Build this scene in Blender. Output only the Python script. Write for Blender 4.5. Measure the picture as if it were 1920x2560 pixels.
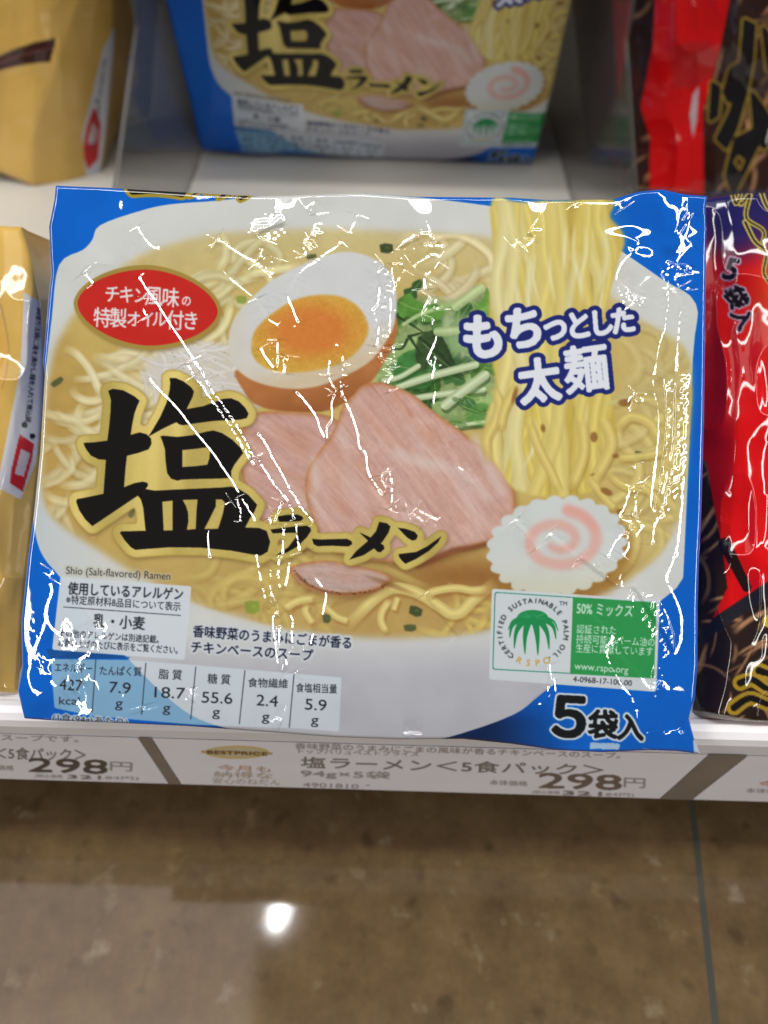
import bpy, math, random
import numpy as np
from mathutils import Vector, Matrix

random.seed(7)
rng = np.random.default_rng(11)
scene = bpy.context.scene
for o in list(bpy.data.objects):
    bpy.data.objects.remove(o)

# ------------------------------------------------------------------ camera
FPX, CX, CY = 1628.0, 829.5, 1106.0          # focal length and centre, in print pixels
PITCH, ROLL = math.radians(50), math.radians(1.55)
CAM = np.array([0.0, 0.0, 0.34])
F = np.array([0, math.cos(PITCH), -math.sin(PITCH)])
U0 = np.array([0, math.sin(PITCH), math.cos(PITCH)])
R0 = np.array([1.0, 0, 0])
RR = math.cos(ROLL)*R0 + math.sin(ROLL)*U0
UU = math.cos(ROLL)*U0 - math.sin(ROLL)*R0
D0 = 0.235                                    # camera to pack
PX = D0/FPX                                   # metres in one print pixel

cam_data = bpy.data.cameras.new('camera')
cam = bpy.data.objects.new('camera', cam_data)
scene.collection.objects.link(cam)
M = Matrix(((RR[0], UU[0], -F[0], CAM[0]), (RR[1], UU[1], -F[1], CAM[1]), (RR[2], UU[2], -F[2], CAM[2]), (0, 0, 0, 1)))
cam.matrix_world = M
cam_data.sensor_fit = 'HORIZONTAL'
cam_data.sensor_width = 36
cam_data.lens = 36*FPX/1659.0
cam_data.clip_start = 0.01
cam_data.clip_end = 50
cam_data.dof.use_dof = True
cam_data.dof.focus_distance = D0 - 0.0025
cam_data.dof.aperture_fstop = cam_data.lens/3.7
scene.camera = cam

# ------------------------------------------------------------------ light of the shop
world = bpy.data.worlds.new('World')
scene.world = world
world.use_nodes = True
world.node_tree.nodes['Background'].inputs[0].default_value = (0.93, 0.97, 1.0, 1)
world.node_tree.nodes['Background'].inputs[1].default_value = 0.085
STRIP_L = 24.5
STRIPS = []                                   # (centre, half vector along the tube)
def strip(name, c, half, width, L, col=(1.0, 0.98, 0.94)):
    ld = bpy.data.lights.new(name, 'AREA')
    ld.shape = 'RECTANGLE'
    c = Vector(c); half = Vector(half)
    ld.size = half.length*2; ld.size_y = width
    ld.energy = L*math.pi*ld.size*width
    ld.color = col
    o = bpy.data.objects.new(name, ld)
    scene.collection.objects.link(o)
    x = half.normalized(); z = (c - Vector((0, .15, .17)))
    z = (z - x*z.dot(x)).normalized(); y = z.cross(x)
    o.matrix_world = Matrix(((x.x, y.x, z.x, c.x), (x.y, y.y, z.y, c.y), (x.z, y.z, z.z, c.z), (0, 0, 0, 1)))
    return o
def tube(name, c, half, width=0.24, L=STRIP_L):
    STRIPS.append((np.array(c, float), np.array(half, float)))
    return strip(name, c, half, width, L)
tube('ceiling_tube', (-2.9, -1.7, 2.6), (0, 3.3, 0))
tube('ceiling_tube', (2.9, -1.7, 2.6), (0, 3.3, 0))
tube('ceiling_tube', (0.0, 0.14, 2.6), (2.4, 0, 0), 0.13)  # extra tube, added so creases lying crosswise mirror a light too
def seen_in_floor(x, y, z):
    """where a lamp at height z hangs if the eye finds it mirrored in the floor at this print pixel"""
    r = F + RR*((x-CX)/FPX) - UU*((y-CY)/FPX)
    k = (CAM[2]+z)/-r[2]
    return (CAM[0]+r[0]*k, CAM[1]+r[1]*k, z)
dl = bpy.data.lights.new('downlight', 'AREA'); dl.shape = 'ELLIPSE'; dl.size = 0.055; dl.size_y = 0.12
dl.energy = 90*math.pi*math.pi*0.0275*0.06
dlo = bpy.data.objects.new('downlight', dl); scene.collection.objects.link(dlo)
dlo.location = seen_in_floor(603, 1972, 2.6); dlo.rotation_euler = (0, 0, math.radians(-14))
pr = seen_in_floor(560, 1990, 2.6)
strip('added_haze_panel', (pr[0]-0.75, pr[1]+.05, 2.6), (0.75, 0, 0), 1.1, 1.5, (1.0, 0.98, 0.95))  # area light added so the floor mirrors a pale haze on the left

scene.render.engine = 'CYCLES'
scene.view_settings.view_transform = 'Standard'
scene.view_settings.look = 'None'
scene.view_settings.exposure = 0.0
scene.view_settings.gamma = 1.0
scene.render.resolution_x = 768
scene.render.resolution_y = 1024

# ------------------------------------------------------------------ small tools
def lin(c):
    c = np.asarray(c, float)
    return np.where(c <= 0.04045, c/12.92, ((np.maximum(c, 0)+0.055)/1.055)**2.4)
def rgb(r, g, b): return np.array([r, g, b], float)/255.0
def ray(x, y):
    x = np.asarray(x, float); y = np.asarray(y, float)
    return F + RR*((x-CX)/FPX)[..., None] - UU*((y-CY)/FPX)[..., None]
def at_depth(x, y, d): return CAM + ray(x, y)*np.asarray(d, float)[..., None]
def on_plane(x, y, p0, n):
    r = ray(x, y); n = np.asarray(n, float)
    k = ((np.asarray(p0)-CAM)@n)/(r@n)
    return CAM + r*k[..., None]

def gauss1(a, s, ax):
    if s <= 0: return a
    r = max(1, int(3*s)); k = np.exp(-np.arange(-r, r+1)**2/(2*s*s)); k /= k.sum()
    pad = [(0, 0)]*a.ndim; pad[ax] = (r, r)
    p = np.pad(a, pad, mode='edge'); out = np.zeros_like(a)
    n = a.shape[ax]
    for i, w in enumerate(k):
        out += w*(p[i:i+n] if ax == 0 else p[:, i:i+n])
    return out
def blur(a, s): return gauss1(gauss1(a, s, 0), s, 1)
def noise(H, W, cx, cy=None, seed=0):
    """smooth value noise in -1..1, cell size cx, cy"""
    cy = cy or cx
    g = np.random.default_rng(seed).uniform(-1, 1, (int(H/cy)+4, int(W/cx)+4))
    yy = np.arange(H)/cy; xx = np.arange(W)/cx
    yi = yy.astype(int); xi = xx.astype(int)
    fy = yy-yi; fx = xx-xi
    fy = (fy**3*(fy*(fy*6-15)+10))[:, None]; fx = (fx**3*(fx*(fx*6-15)+10))[None, :]
    a = g[yi][:, xi]; b = g[yi][:, xi+1]; c = g[yi+1][:, xi]; d = g[yi+1][:, xi+1]
    return (a*(1-fx)+b*fx)*(1-fy)+(c*(1-fx)+d*fx)*fy

def crm(pts, n=8, closed=False):
    p = np.asarray(pts, float); N = len(p)
    if N < 3: closed = False
    idx = range(N if closed else N-1); out = []
    for i in idx:
        if closed: a, b, c, d = p[(i-1) % N], p[i], p[(i+1) % N], p[(i+2) % N]
        else: a, b, c, d = p[max(i-1, 0)], p[i], p[i+1], p[min(i+2, N-1)]
        for t in np.arange(n)/n:
            out.append(0.5*((2*b)+(c-a)*t+(2*a-5*b+4*c-d)*t*t+(3*b-a-3*c+d)*t**3))
    if not closed: out.append(p[-1])
    return np.array(out)
def KK(ox, oy, k=0.33335):
    def f(*pts): return [(ox*.8641+k*x, oy*.8641+k*y) for x, y in pts]
    return f
kA, kB, kC = KK(0, 900), KK(640, 900), KK(1280, 900)
k3, k4, k5 = KK(0, 440), KK(640, 440), KK(1280, 440)
k6, k7, k8 = KK(0, 1360), KK(640, 1360), KK(1280, 1360)
kT, kU = KK(0, 0, .5), KK(960, 0, .5)
kP, kQ = KK(0, 1740, .5), KK(960, 1740, .5)

# ------------------------------------------------------------------ lettering outlines
_tc = {}
def text_edges(s):
    if s in _tc: return _tc[s]
    cu = bpy.data.curves.new('t', 'FONT'); cu.body = s; cu.size = 1.0; cu.resolution_u = 4
    ob = bpy.data.objects.new('t', cu); scene.collection.objects.link(ob)
    bpy.context.view_layer.update()
    me = ob.evaluated_get(bpy.context.evaluated_depsgraph_get()).to_mesh()
    n = len(me.vertices); co = np.zeros(n*3); me.vertices.foreach_get('co', co); co = co.reshape(-1, 3)[:, :2]
    cnt = {}
    for p in me.polygons:
        for e in p.edge_keys: cnt[e] = cnt.get(e, 0)+1
    E = np.array([e for e, c in cnt.items() if c == 1], int).reshape(-1, 2)
    res = np.stack([co[E[:, 0]], co[E[:, 1]]], 1) if len(E) else np.zeros((0, 2, 2))
    bpy.data.objects.remove(ob); bpy.data.curves.remove(cu)
    _tc[s] = res
    return res

class Canvas:
    SS = 3
    def __init__(s, x0, y0, x1, y1, col):
        s.x0, s.y0 = x0, y0; s.W, s.H = x1-x0, y1-y0
        s.a = np.empty((s.H, s.W, 3)); s.a[:] = np.asarray(col)
        s.rid = np.zeros((s.H, s.W), np.uint8)
        s.Y, s.X = np.mgrid[y0:y1, x0:x1].astype(float)
    # masks are full size arrays in 0..1
    def edges(s, E):
        ss = s.SS; E = (np.asarray(E, float)-[s.x0, s.y0])*ss
        m = np.zeros((s.H, s.W))
        if len(E) == 0: return m
        lo = np.floor(E.min((0, 1))/ss).astype(int)-1; hi = np.ceil(E.max((0, 1))/ss).astype(int)+2
        lo = np.maximum(lo, 0); hi = np.minimum(hi, [s.W, s.H])
        w, h = hi-lo
        if w <= 0 or h <= 0: return m
        E = E-lo*ss
        y1 = E[:, 0, 1]; y2 = E[:, 1, 1]; sw = y1 > y2
        A = np.where(sw[:, None], E[:, 1], E[:, 0]); B = np.where(sw[:, None], E[:, 0], E[:, 1])
        r0 = np.ceil(A[:, 1]-.5).astype(int); r1 = np.ceil(B[:, 1]-.5).astype(int)
        r0 = np.clip(r0, 0, h*ss); r1 = np.clip(r1, 0, h*ss); n = np.maximum(r1-r0, 0)
        ei = np.repeat(np.arange(len(E)), n)
        if len(ei) == 0: return m
        st = np.repeat(np.cumsum(n)-n, n); rows = r0[ei]+np.arange(len(ei))-st
        t = (rows+.5-A[ei, 1])/(B[ei, 1]-A[ei, 1])
        xs = A[ei, 0]+t*(B[ei, 0]-A[ei, 0])
        xi = np.clip(np.ceil(xs-.5).astype(int), 0, w*ss)
        cnt = np.zeros((h*ss, w*ss+1), np.int32); np.add.at(cnt, (rows, xi), 1)
        fill = (np.cumsum(cnt, 1)[:, :-1] % 2).astype(float)
        m[lo[1]:hi[1], lo[0]:hi[0]] = fill.reshape(h, ss, w, ss).mean((1, 3))
        return m
    def poly(s, pts, smooth=True, n=6):
        p = crm(pts, n, True) if smooth else np.asarray(pts, float)
        return s.edges(np.stack([p, np.roll(p, -1, 0)], 1))
    def line_text(s, t, p0, p1, em):
        E = text_edges(t)
        if len(E) == 0: return np.zeros((s.H, s.W))
        x0, x1 = E[..., 0].min(), E[..., 0].max()
        p0 = np.array(p0, float); p1 = np.array(p1, float); d = p1-p0; L = np.hypot(*d); d /= L
        nrm = np.array([d[1], -d[0]])
        u = (E[..., 0]-x0)/(x1-x0)*L; v = E[..., 1]*em
        return s.edges(p0+u[..., None]*d+v[..., None]*nrm)
    def glyph(s, t, cx, cy, size, rot=0, sx=1.0, shear=0.0):
        E = text_edges(t)
        if len(E) == 0: return np.zeros((s.H, s.W))
        c = (E.reshape(-1, 2).min(0)+E.reshape(-1, 2).max(0))/2
        q = (E-c)*size; q[..., 0] = q[..., 0]*sx+q[..., 1]*shear; q[..., 1] *= -1
        a = math.radians(rot); ca, sa = math.cos(a), math.sin(a)
        return s.edges(np.stack([cx+q[..., 0]*ca-q[..., 1]*sa, cy+q[..., 0]*sa+q[..., 1]*ca], -1))
    def win(s, pts, pad):
        p = np.asarray(pts, float); lo = np.floor(p.min(0)-pad-[s.x0, s.y0]).astype(int); hi = np.ceil(p.max(0)+pad-[s.x0, s.y0]).astype(int)
        lo = np.maximum(lo, 0); hi = np.minimum(hi, [s.W, s.H])
        return lo, hi
    def dist(s, pts, pad):
        """distance, signed side and running parameter of a polyline in its window"""
        p = np.asarray(pts, float); lo, hi = s.win(p, pad)
        if (hi <= lo).any(): return None
        sl = (slice(lo[1], hi[1]), slice(lo[0], hi[0]))
        X, Y = s.X[sl], s.Y[sl]
        best = np.full(X.shape, 1e9); side = np.zeros(X.shape); par = np.zeros(X.shape)
        n = len(p)-1
        for i in range(n):
            a, b = p[i], p[i+1]; d = b-a; L2 = d@d+1e-9
            t = np.clip(((X-a[0])*d[0]+(Y-a[1])*d[1])/L2, 0, 1)
            ex = X-a[0]-t*d[0]; ey = Y-a[1]-t*d[1]; dd = ex*ex+ey*ey
            m = dd < best
            best = np.where(m, dd, best)
            cr = (d[0]*(Y-a[1])-d[1]*(X-a[0]))/math.sqrt(L2)
            side = np.where(m, cr, side); par = np.where(m, (i+t)/n, par)
        return sl, np.sqrt(best), side, par
    def stroke(s, pts, w0, w1=None, smooth=True, soft=1.0):
        p = crm(pts, 6) if smooth and len(pts) > 2 else np.asarray(pts, float)
        w1 = w0 if w1 is None else w1
        m = np.zeros((s.H, s.W)); r = s.dist(p, max(w0, w1)+3)
        if r is None: return m
        sl, d, sd, t = r
        m[sl] = np.clip(((w0+(w1-w0)*t)/2-d)/soft+.5, 0, 1)
        return m
    def strand(s, pts, w, col, hi=.12, lo=.22, al=1.0, w1=None, soft=1.5, ph=0.15, clip=None, fade=0):
        """a noodle: lit middle, darker rims"""
        p = crm(pts, 7) if len(pts) > 2 else np.asarray(pts, float)
        r = s.dist(p, w+4)
        if r is None: return
        sl, d, sd, t = r
        ww = w if w1 is None else w+(w1-w)*t
        m = np.clip((ww/2-d)/soft+.5, 0, 1)*al
        if fade: m = m*np.clip(t/fade, 0, 1)*np.clip((1-t)/fade, 0, 1)
        if clip is not None: m = m*clip[sl]
        q = np.clip(np.where(np.abs(sd) < d+1, sd, d)/(ww/2), -1.2, 1.2)
        sh = hi*np.exp(-((q+ph)/.38)**2)-lo*np.clip(np.abs(q)-.35, 0, 1)**1.5
        c = np.asarray(col)*(1+sh[..., None]*np.array([.9, 1.0, 1.15]))
        s.a[sl] = s.a[sl]*(1-m[..., None])+c*m[..., None]
    def put(s, m, col, al=1.0, rid=None):
        col = np.asarray(col)
        ys = np.where(m.max(1) > 0)[0]; xs = np.where(m.max(0) > 0)[0]
        if len(ys) == 0: return
        sl = (slice(ys[0], ys[-1]+1), slice(xs[0], xs[-1]+1))
        mm = (m[sl]*al)[..., None]
        c = col[sl] if col.ndim == 3 else col
        s.a[sl] = s.a[sl]*(1-mm)+c*mm
        if rid is not None: s.rid[sl][m[sl] > .5] = rid
    def grow(s, m, r):
        """dilate by a disc"""
        ys = np.where(m.max(1) > 0)[0]; xs = np.where(m.max(0) > 0)[0]
        if len(ys) == 0: return m
        k = int(r)+3
        a0, a1, b0, b1 = max(ys[0]-k, 0), min(ys[-1]+k+1, s.H), max(xs[0]-k, 0), min(xs[-1]+k+1, s.W)
        b = (m[a0:a1, b0:b1] > .5).astype(float); h, w = b.shape; out = np.zeros_like(b)
        cs = np.concatenate([np.zeros((h, 1)), np.cumsum(b, 1)], 1)
        R = int(r)
        for dy in range(-R, R+1):
            hw = int(round(math.sqrt(max(r*r-dy*dy, 0))))
            i1 = np.minimum(np.arange(w)+hw+1, w); i0 = np.maximum(np.arange(w)-hw, 0)
            row = (cs[:, i1]-cs[:, i0]) > 0
            if dy >= 0: out[dy:] = np.maximum(out[dy:], row[:h-dy])
            else: out[:dy] = np.maximum(out[:dy], row[-dy:])
        res = np.zeros_like(m); res[a0:a1, b0:b1] = np.clip((blur(out, 1.0)-.5)*1.8+.5, 0, 1)
        return res
    def soft(s, m, r): return blur(m, r)
    def sample(s, x, y, arr=None):
        arr = s.a if arr is None else arr
        fx = np.clip(np.asarray(x)-s.x0, 0, s.W-1.001); fy = np.clip(np.asarray(y)-s.y0, 0, s.H-1.001)
        xi = fx.astype(int); yi = fy.astype(int); fx = fx-xi; fy = fy-yi
        if arr.ndim == 3: fx = fx[..., None]; fy = fy[..., None]
        return (arr[yi, xi]*(1-fx)+arr[yi, xi+1]*fx)*(1-fy)+(arr[yi+1, xi]*(1-fx)+arr[yi+1, xi+1]*fx)*fy
def thicken(m, g): return np.clip(blur(m, .8)*g, 0, 1)

# ------------------------------------------------------------------ materials
def mat_film(name, rough=.3, coat=1.0, coat_rough=.016, ior=1.9, spec=0.0):
    m = bpy.data.materials.new(name); m.use_nodes = True
    nt = m.node_tree; b = nt.nodes['Principled BSDF']
    at = nt.nodes.new('ShaderNodeVertexColor'); at.layer_name = 'Col'
    nt.links.new(at.outputs[0], b.inputs['Base Color'])
    b.inputs['Roughness'].default_value = rough
    b.inputs['Specular IOR Level'].default_value = spec
    b.inputs['Coat Weight'].default_value = coat
    b.inputs['Coat Roughness'].default_value = coat_rough
    b.inputs['Coat IOR'].default_value = ior
    return m
def mat_plain(name, col, rough=.5, coat=0.0, trans=0.0, alpha=1.0, scale=60, var=.12, spec=.5):
    m = bpy.data.materials.new(name); m.use_nodes = True
    nt = m.node_tree; b = nt.nodes['Principled BSDF']
    tc = nt.nodes.new('ShaderNodeTexCoord'); nz = nt.nodes.new('ShaderNodeTexNoise'); rp = nt.nodes.new('ShaderNodeValToRGB')
    nz.inputs['Scale'].default_value = scale; nz.inputs['Detail'].default_value = 4
    c = lin(col)
    rp.color_ramp.elements[0].color = (*(c*(1-var)), 1); rp.color_ramp.elements[1].color = (*np.clip(c*(1+var), 0, 1), 1)
    rp.color_ramp.elements[0].position = .3; rp.color_ramp.elements[1].position = .7
    nt.links.new(tc.outputs['Object'], nz.inputs['Vector']); nt.links.new(nz.outputs['Fac'], rp.inputs['Fac'])
    nt.links.new(rp.outputs[0], b.inputs['Base Color'])
    b.inputs['Roughness'].default_value = rough; b.inputs['Coat Weight'].default_value = coat
    b.inputs['Transmission Weight'].default_value = trans; b.inputs['Alpha'].default_value = alpha
    b.inputs['Specular IOR Level'].default_value = spec
    return m
FILM = mat_film('glossy_printed_film')
FILM_GOLD = mat_film('gold_printed_film', rough=.32)
FILM_SOFT = mat_film('neighbour_film', coat_rough=.06, ior=1.48)
FILM_REAR = mat_film('rear_pack_film', coat_rough=.05, coat=.5, ior=1.5)
PAPER = mat_film('printed_paper_under_plastic', rough=.6, coat=.3, coat_rough=.15, ior=1.5)
BARE = mat_plain('blue_film_side', rgb(20, 85, 170), .35, 1.0)
BARE_GOLD = mat_plain('gold_film_side', rgb(190, 150, 80), .35, .8)
BARE_RED = mat_plain('red_film_side', rgb(170, 20, 25), .35, .8)

# ------------------------------------------------------------------ mesh from a grid of points
def raw_mesh(name, co, quads, col=None, nrm=None, mat=None, parent=None):
    me = bpy.data.meshes.new(name)
    me.vertices.add(len(co)); me.vertices.foreach_set('co', np.ascontiguousarray(co, np.float32).ravel())
    k = quads.shape[1]; nq = len(quads)
    me.loops.add(nq*k); me.loops.foreach_set('vertex_index', np.ascontiguousarray(quads, np.int32).ravel())
    me.polygons.add(nq); me.polygons.foreach_set('loop_start', np.arange(0, nq*k, k, dtype=np.int32))
    me.update(calc_edges=True); me.validate()
    me.polygons.foreach_set('use_smooth', np.ones(len(me.polygons), bool))
    if col is not None:
        ca = me.color_attributes.new('Col', 'FLOAT_COLOR', 'POINT')
        c4 = np.ones((len(co), 4), np.float32); c4[:, :3] = col
        ca.data.foreach_set('color', c4.ravel())
    if nrm is not None:
        me.normals_split_custom_set_from_vertices(np.ascontiguousarray(nrm, np.float32))
    if mat: me.materials.append(mat)
    o = bpy.data.objects.new(name, me); scene.collection.objects.link(o)
    if parent:
        o.parent = parent; o.matrix_parent_inverse = Matrix.Translation(-parent.location)
    return o
def grid_normals(P):
    du = np.gradient(P, axis=1); dv = np.gradient(P, axis=0)
    n = np.cross(dv, du); n /= np.linalg.norm(n, axis=-1, keepdims=True)+1e-12
    flip = ((CAM-P)*n).sum(-1).mean() < 0
    return -n if flip else n
def grid_parts(P, col, rid, names, mats, parent):
    """split one wrinkled sheet into its printed parts"""
    ny, nx = P.shape[:2]; N = grid_normals(P).reshape(-1, 3); co = P.reshape(-1, 3); cl = col.reshape(-1, 3)
    idx = np.arange(ny*nx).reshape(ny, nx)
    Q = np.stack([idx[:-1, :-1], idx[1:, :-1], idx[1:, 1:], idx[:-1, 1:]], -1).reshape(-1, 4)
    rq = rid[:-1, :-1].ravel(); out = {}
    for k, nm in enumerate(names):
        q = Q[rq == k]
        if len(q) == 0: continue
        used, inv = np.unique(q.ravel(), return_inverse=True)
        out[nm] = raw_mesh(nm, co[used], inv.reshape(-1, 4), cl[used], N[used], mats.get(nm, FILM), parent)
    return out
def empty(name, loc, label, cat, group=None):
    o = bpy.data.objects.new(name, None); scene.collection.objects.link(o)
    o.location = tuple(loc); o.empty_display_size = .02
    tag(o, label, cat, group)
    return o
def tag(o, label=None, cat=None, group=None, kind=None):
    if label: o['label'] = label
    if cat: o['category'] = cat
    if group: o['group'] = group
    if kind: o['kind'] = kind
    return o
def coons(nx, ny, top, bottom, left, right):
    """grid of print pixels inside four edge polylines"""
    top, bottom, left, right = [np.asarray(a, float) for a in (top, bottom, left, right)]
    s = np.linspace(0, 1, nx)[None, :]; t = np.linspace(0, 1, ny)[:, None]
    x = left[0, 0]+(right[0, 0]-left[0, 0])*s+0*t; y = top[:, 1].mean()+0*x
    for _ in range(5):
        yT = np.interp(x, top[:, 0], top[:, 1]); yB = np.interp(x, bottom[:, 0], bottom[:, 1]); y = yT+(yB-yT)*t
        xL = np.interp(y, left[:, 1], left[:, 0]); xR = np.interp(y, right[:, 1], right[:, 0]); x = xL+(xR-xL)*s
    return x, y, s+0*t, t+0*s
def ring(ny, nx):
    i = np.arange(ny*nx).reshape(ny, nx)
    return np.concatenate([i[0, :-1], i[:-1, -1], i[-1, :0:-1], i[:0:-1, 0]])
def closed_back(name, P, back_fn, mat, parent, step=4):
    """sides and back of a pack: the rim of its face carried back to where it rests"""
    ny, nx = P.shape[:2]; r = ring(ny, nx)[::step]; p = P.reshape(-1, 3)[r]
    c = P.reshape(-1, 3).mean(0)
    q = back_fn(p); n = len(p)
    m1 = p+(q-p)*.06; m1 = m1+(c-m1)*.006
    m2 = p+(q-p)*.55; m2 = m2+(c-m2)*.01
    co = np.concatenate([p, m1, m2, q, q.mean(0)[None]])
    i = np.arange(n); j = (i+1) % n; quads = []
    for k in range(3): quads.append(np.stack([i+k*n, j+k*n, j+(k+1)*n, i+(k+1)*n], -1))
    o = raw_mesh(name, co, np.concatenate(quads), None, None, mat, parent)
    import bmesh
    bm = bmesh.new(); bm.from_mesh(o.data); bm.verts.ensure_lookup_table()
    for a in range(n):
        bm.faces.new((bm.verts[3*n+a], bm.verts[3*n+(a+1) % n], bm.verts[4*n])).smooth = True
    bmesh.ops.recalc_face_normals(bm, faces=bm.faces)
    bm.to_mesh(o.data); bm.free()
    return o

# ------------------------------------------------------------------ the print on the ramen pack
R_FILM, R_TITLE, R_BADGE, R_SLOGAN, R_ALLERGEN, R_TABLE, R_CERT, R_COUNT = range(8)
PART_NAMES = ['printed_film', 'title_lettering', 'oval_badge', 'slogan_lettering', 'allergen_panel', 'nutrition_table', 'certification_label', 'count_lettering']
def draw_ramen():
    C = Canvas(20, 380, 1560, 1660, rgb(0, 96, 200))
    H, W = C.H, C.W; X, Y = C.X, C.Y
    n1 = noise(H, W, 90, seed=1); n2 = noise(H, W, 30, seed=2); n3 = noise(H, W, 9, seed=3); nf = noise(H, W, 3, seed=4)
    # blue ground, deeper to the left edge and along the bottom
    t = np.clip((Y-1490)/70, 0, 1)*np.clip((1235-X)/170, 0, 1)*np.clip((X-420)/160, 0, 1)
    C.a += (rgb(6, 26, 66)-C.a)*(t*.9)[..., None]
    C.a += (n1*.02)[..., None]*np.array([.3, .7, 1])
    # bowl
    bowl = C.poly([(367, 442), (300, 457), (217, 487), (200, 518), (180, 540), (128, 573), (112, 690), (97, 820), (80, 1000), (72, 1110), (82, 1175), (100, 1212), (130, 1247), (200, 1340), (273, 1419), (345, 1492), (413, 1545), (490, 1574), (600, 1596), (760, 1606), (880, 1606), (966, 1594), (1106, 1546), (1173, 1497), (1300, 1400), (1423, 1302), (1470, 1258), (1479, 1190), (1497, 778), (1504, 657), (1430, 603), (1349, 547), (1280, 500), (1180, 468), (1063, 446), (886, 425), (700, 414), (560, 424), (470, 434)], True, 4)
    cb = np.zeros((H, W, 3)); cb[:] = rgb(205, 207, 205)
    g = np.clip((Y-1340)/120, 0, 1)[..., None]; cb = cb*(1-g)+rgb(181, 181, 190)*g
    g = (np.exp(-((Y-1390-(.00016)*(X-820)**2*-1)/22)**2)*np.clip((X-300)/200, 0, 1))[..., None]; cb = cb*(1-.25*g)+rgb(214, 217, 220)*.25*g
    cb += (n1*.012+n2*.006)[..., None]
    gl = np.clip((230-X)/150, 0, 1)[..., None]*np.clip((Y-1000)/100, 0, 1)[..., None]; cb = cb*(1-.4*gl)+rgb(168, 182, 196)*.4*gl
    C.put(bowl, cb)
    # soup
    soup = C.poly([(470, 505), (600, 498), (700, 494), (860, 500), (1000, 508), (1063, 515), (1200, 560), (1340, 655), (1380, 690), (1440, 722), (1482, 760), (1494, 830), (1484, 1000), (1465, 1120), (1430, 1190), (1380, 1235), (1313, 1275), (1200, 1322), (1053, 1362), (920, 1377), (786, 1377), (653, 1364), (553, 1341), (467, 1316), (413, 1296), (300, 1243), (200, 1180), (120, 1122), (92, 1060), (96, 900), (110, 790), (135, 720), (200, 630), (300, 555), (380, 525)], True, 4)
    soup = C.soft(soup, 7)
    cs = np.zeros((H, W, 3)); cs[:] = rgb(195, 171, 100)
    def mixc(col, w):
        cs[:] = cs*(1-w[..., None])+col*w[..., None]
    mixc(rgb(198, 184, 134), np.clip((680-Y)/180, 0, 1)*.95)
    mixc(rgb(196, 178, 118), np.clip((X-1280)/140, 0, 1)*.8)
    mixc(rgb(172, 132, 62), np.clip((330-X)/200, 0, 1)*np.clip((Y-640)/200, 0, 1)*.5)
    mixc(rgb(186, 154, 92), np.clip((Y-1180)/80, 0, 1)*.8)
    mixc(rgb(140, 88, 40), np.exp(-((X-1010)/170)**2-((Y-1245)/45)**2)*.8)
    cs += (n1*.022+n2*.016+n3*.006)[..., None]*np.array([1, .95, .7])
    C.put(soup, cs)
    CLIP = np.clip(soup*1.3-.3, 0, 1)
    def blob(x, y, rx, ry, col, al=1., soft=3., rot=0):
        a = math.radians(rot); dx = X-x; dy = Y-y
        q = np.hypot((dx*math.cos(a)+dy*math.sin(a))/rx, (-dx*math.sin(a)+dy*math.cos(a))/ry)
        C.put(np.clip((1-q)*min(rx, ry)/soft, 0, 1), col, al)
    r = random.Random(3)
    # oil drops and froth on the soup
    for i in range(150):
        x = r.uniform(90, 1480); y = r.uniform(560, 1370)
        if 330 < x < 1300 and 620 < y < 1200: continue
        if C.sample(x, y, soup) < .9: continue
        rad = r.choice([2, 2.5, 3, 4, 5, 8, 13])
        q = np.hypot(X-x, (Y-y)*1.25)
        C.put(np.exp(-((q-rad)/1.3)**2), rgb(222, 200, 140), .35)
        C.put(np.clip(rad-q, 0, 1), rgb(205, 172, 100), .2)
    PALE = rgb(206, 196, 146); YEL = rgb(203, 178, 92); PINKW = rgb(214, 206, 186)
    # noodles far side and left, half under the soup
    def many(n, box, w, col, seed, al=.7, curl=40, direc=None):
        rr = random.Random(seed)
        for i in range(n):
            x = rr.uniform(box[0], box[2]); y = rr.uniform(box[1], box[3]); a = rr.uniform(0, 6.28) if direc is None else math.radians(direc+rr.uniform(-35, 35))
            p = [(x, y)]; turn = rr.uniform(-.6, .6)
            for k in range(rr.randint(5, 9)):
                a += turn+rr.uniform(-.25, .25); x += curl*math.cos(a); y += curl*.75*math.sin(a); p.append((x, y))
            c = col*(1+rr.uniform(-.07, .05))
            C.strand([(px+3, py+5) for px, py in p], w*1.1, rgb(150, 116, 58), .0, .0, .2, soft=5, clip=CLIP, fade=.2)
            C.strand(p, w*rr.uniform(.85, 1.15), c, .08, .16, al, soft=3, clip=CLIP, fade=.22)
    many(26, (860, 575, 1060, 690), 19, rgb(216, 204, 160), 5, .9, 34, 0)
    many(16, (430, 570, 530, 650), 18, rgb(214, 206, 158), 6, .85, 26)
    many(34, (130, 740, 330, 900), 17, rgb(218, 208, 168), 8, .8, 30, 30)
    many(22, (110, 880, 200, 1080), 17, rgb(212, 200, 156), 9, .7, 26, 70)
    many(26, (1310, 880, 1460, 1130), 22, rgb(212, 194, 122), 12, .9, 38, 20)
    many(16, (1340, 780, 1460, 900), 20, rgb(210, 196, 136), 13, .5, 36, 10)
    many(18, (330, 1235, 560, 1310), 20, rgb(204, 184, 110), 15, .6, 34, 15)
    many(14, (560, 1270, 700, 1350), 20, rgb(206, 184, 108), 16, .55, 34, -30)
    many(8, (960, 1250, 1060, 1330), 15, rgb(208, 186, 104), 18, .7, 34, 60)
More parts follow.
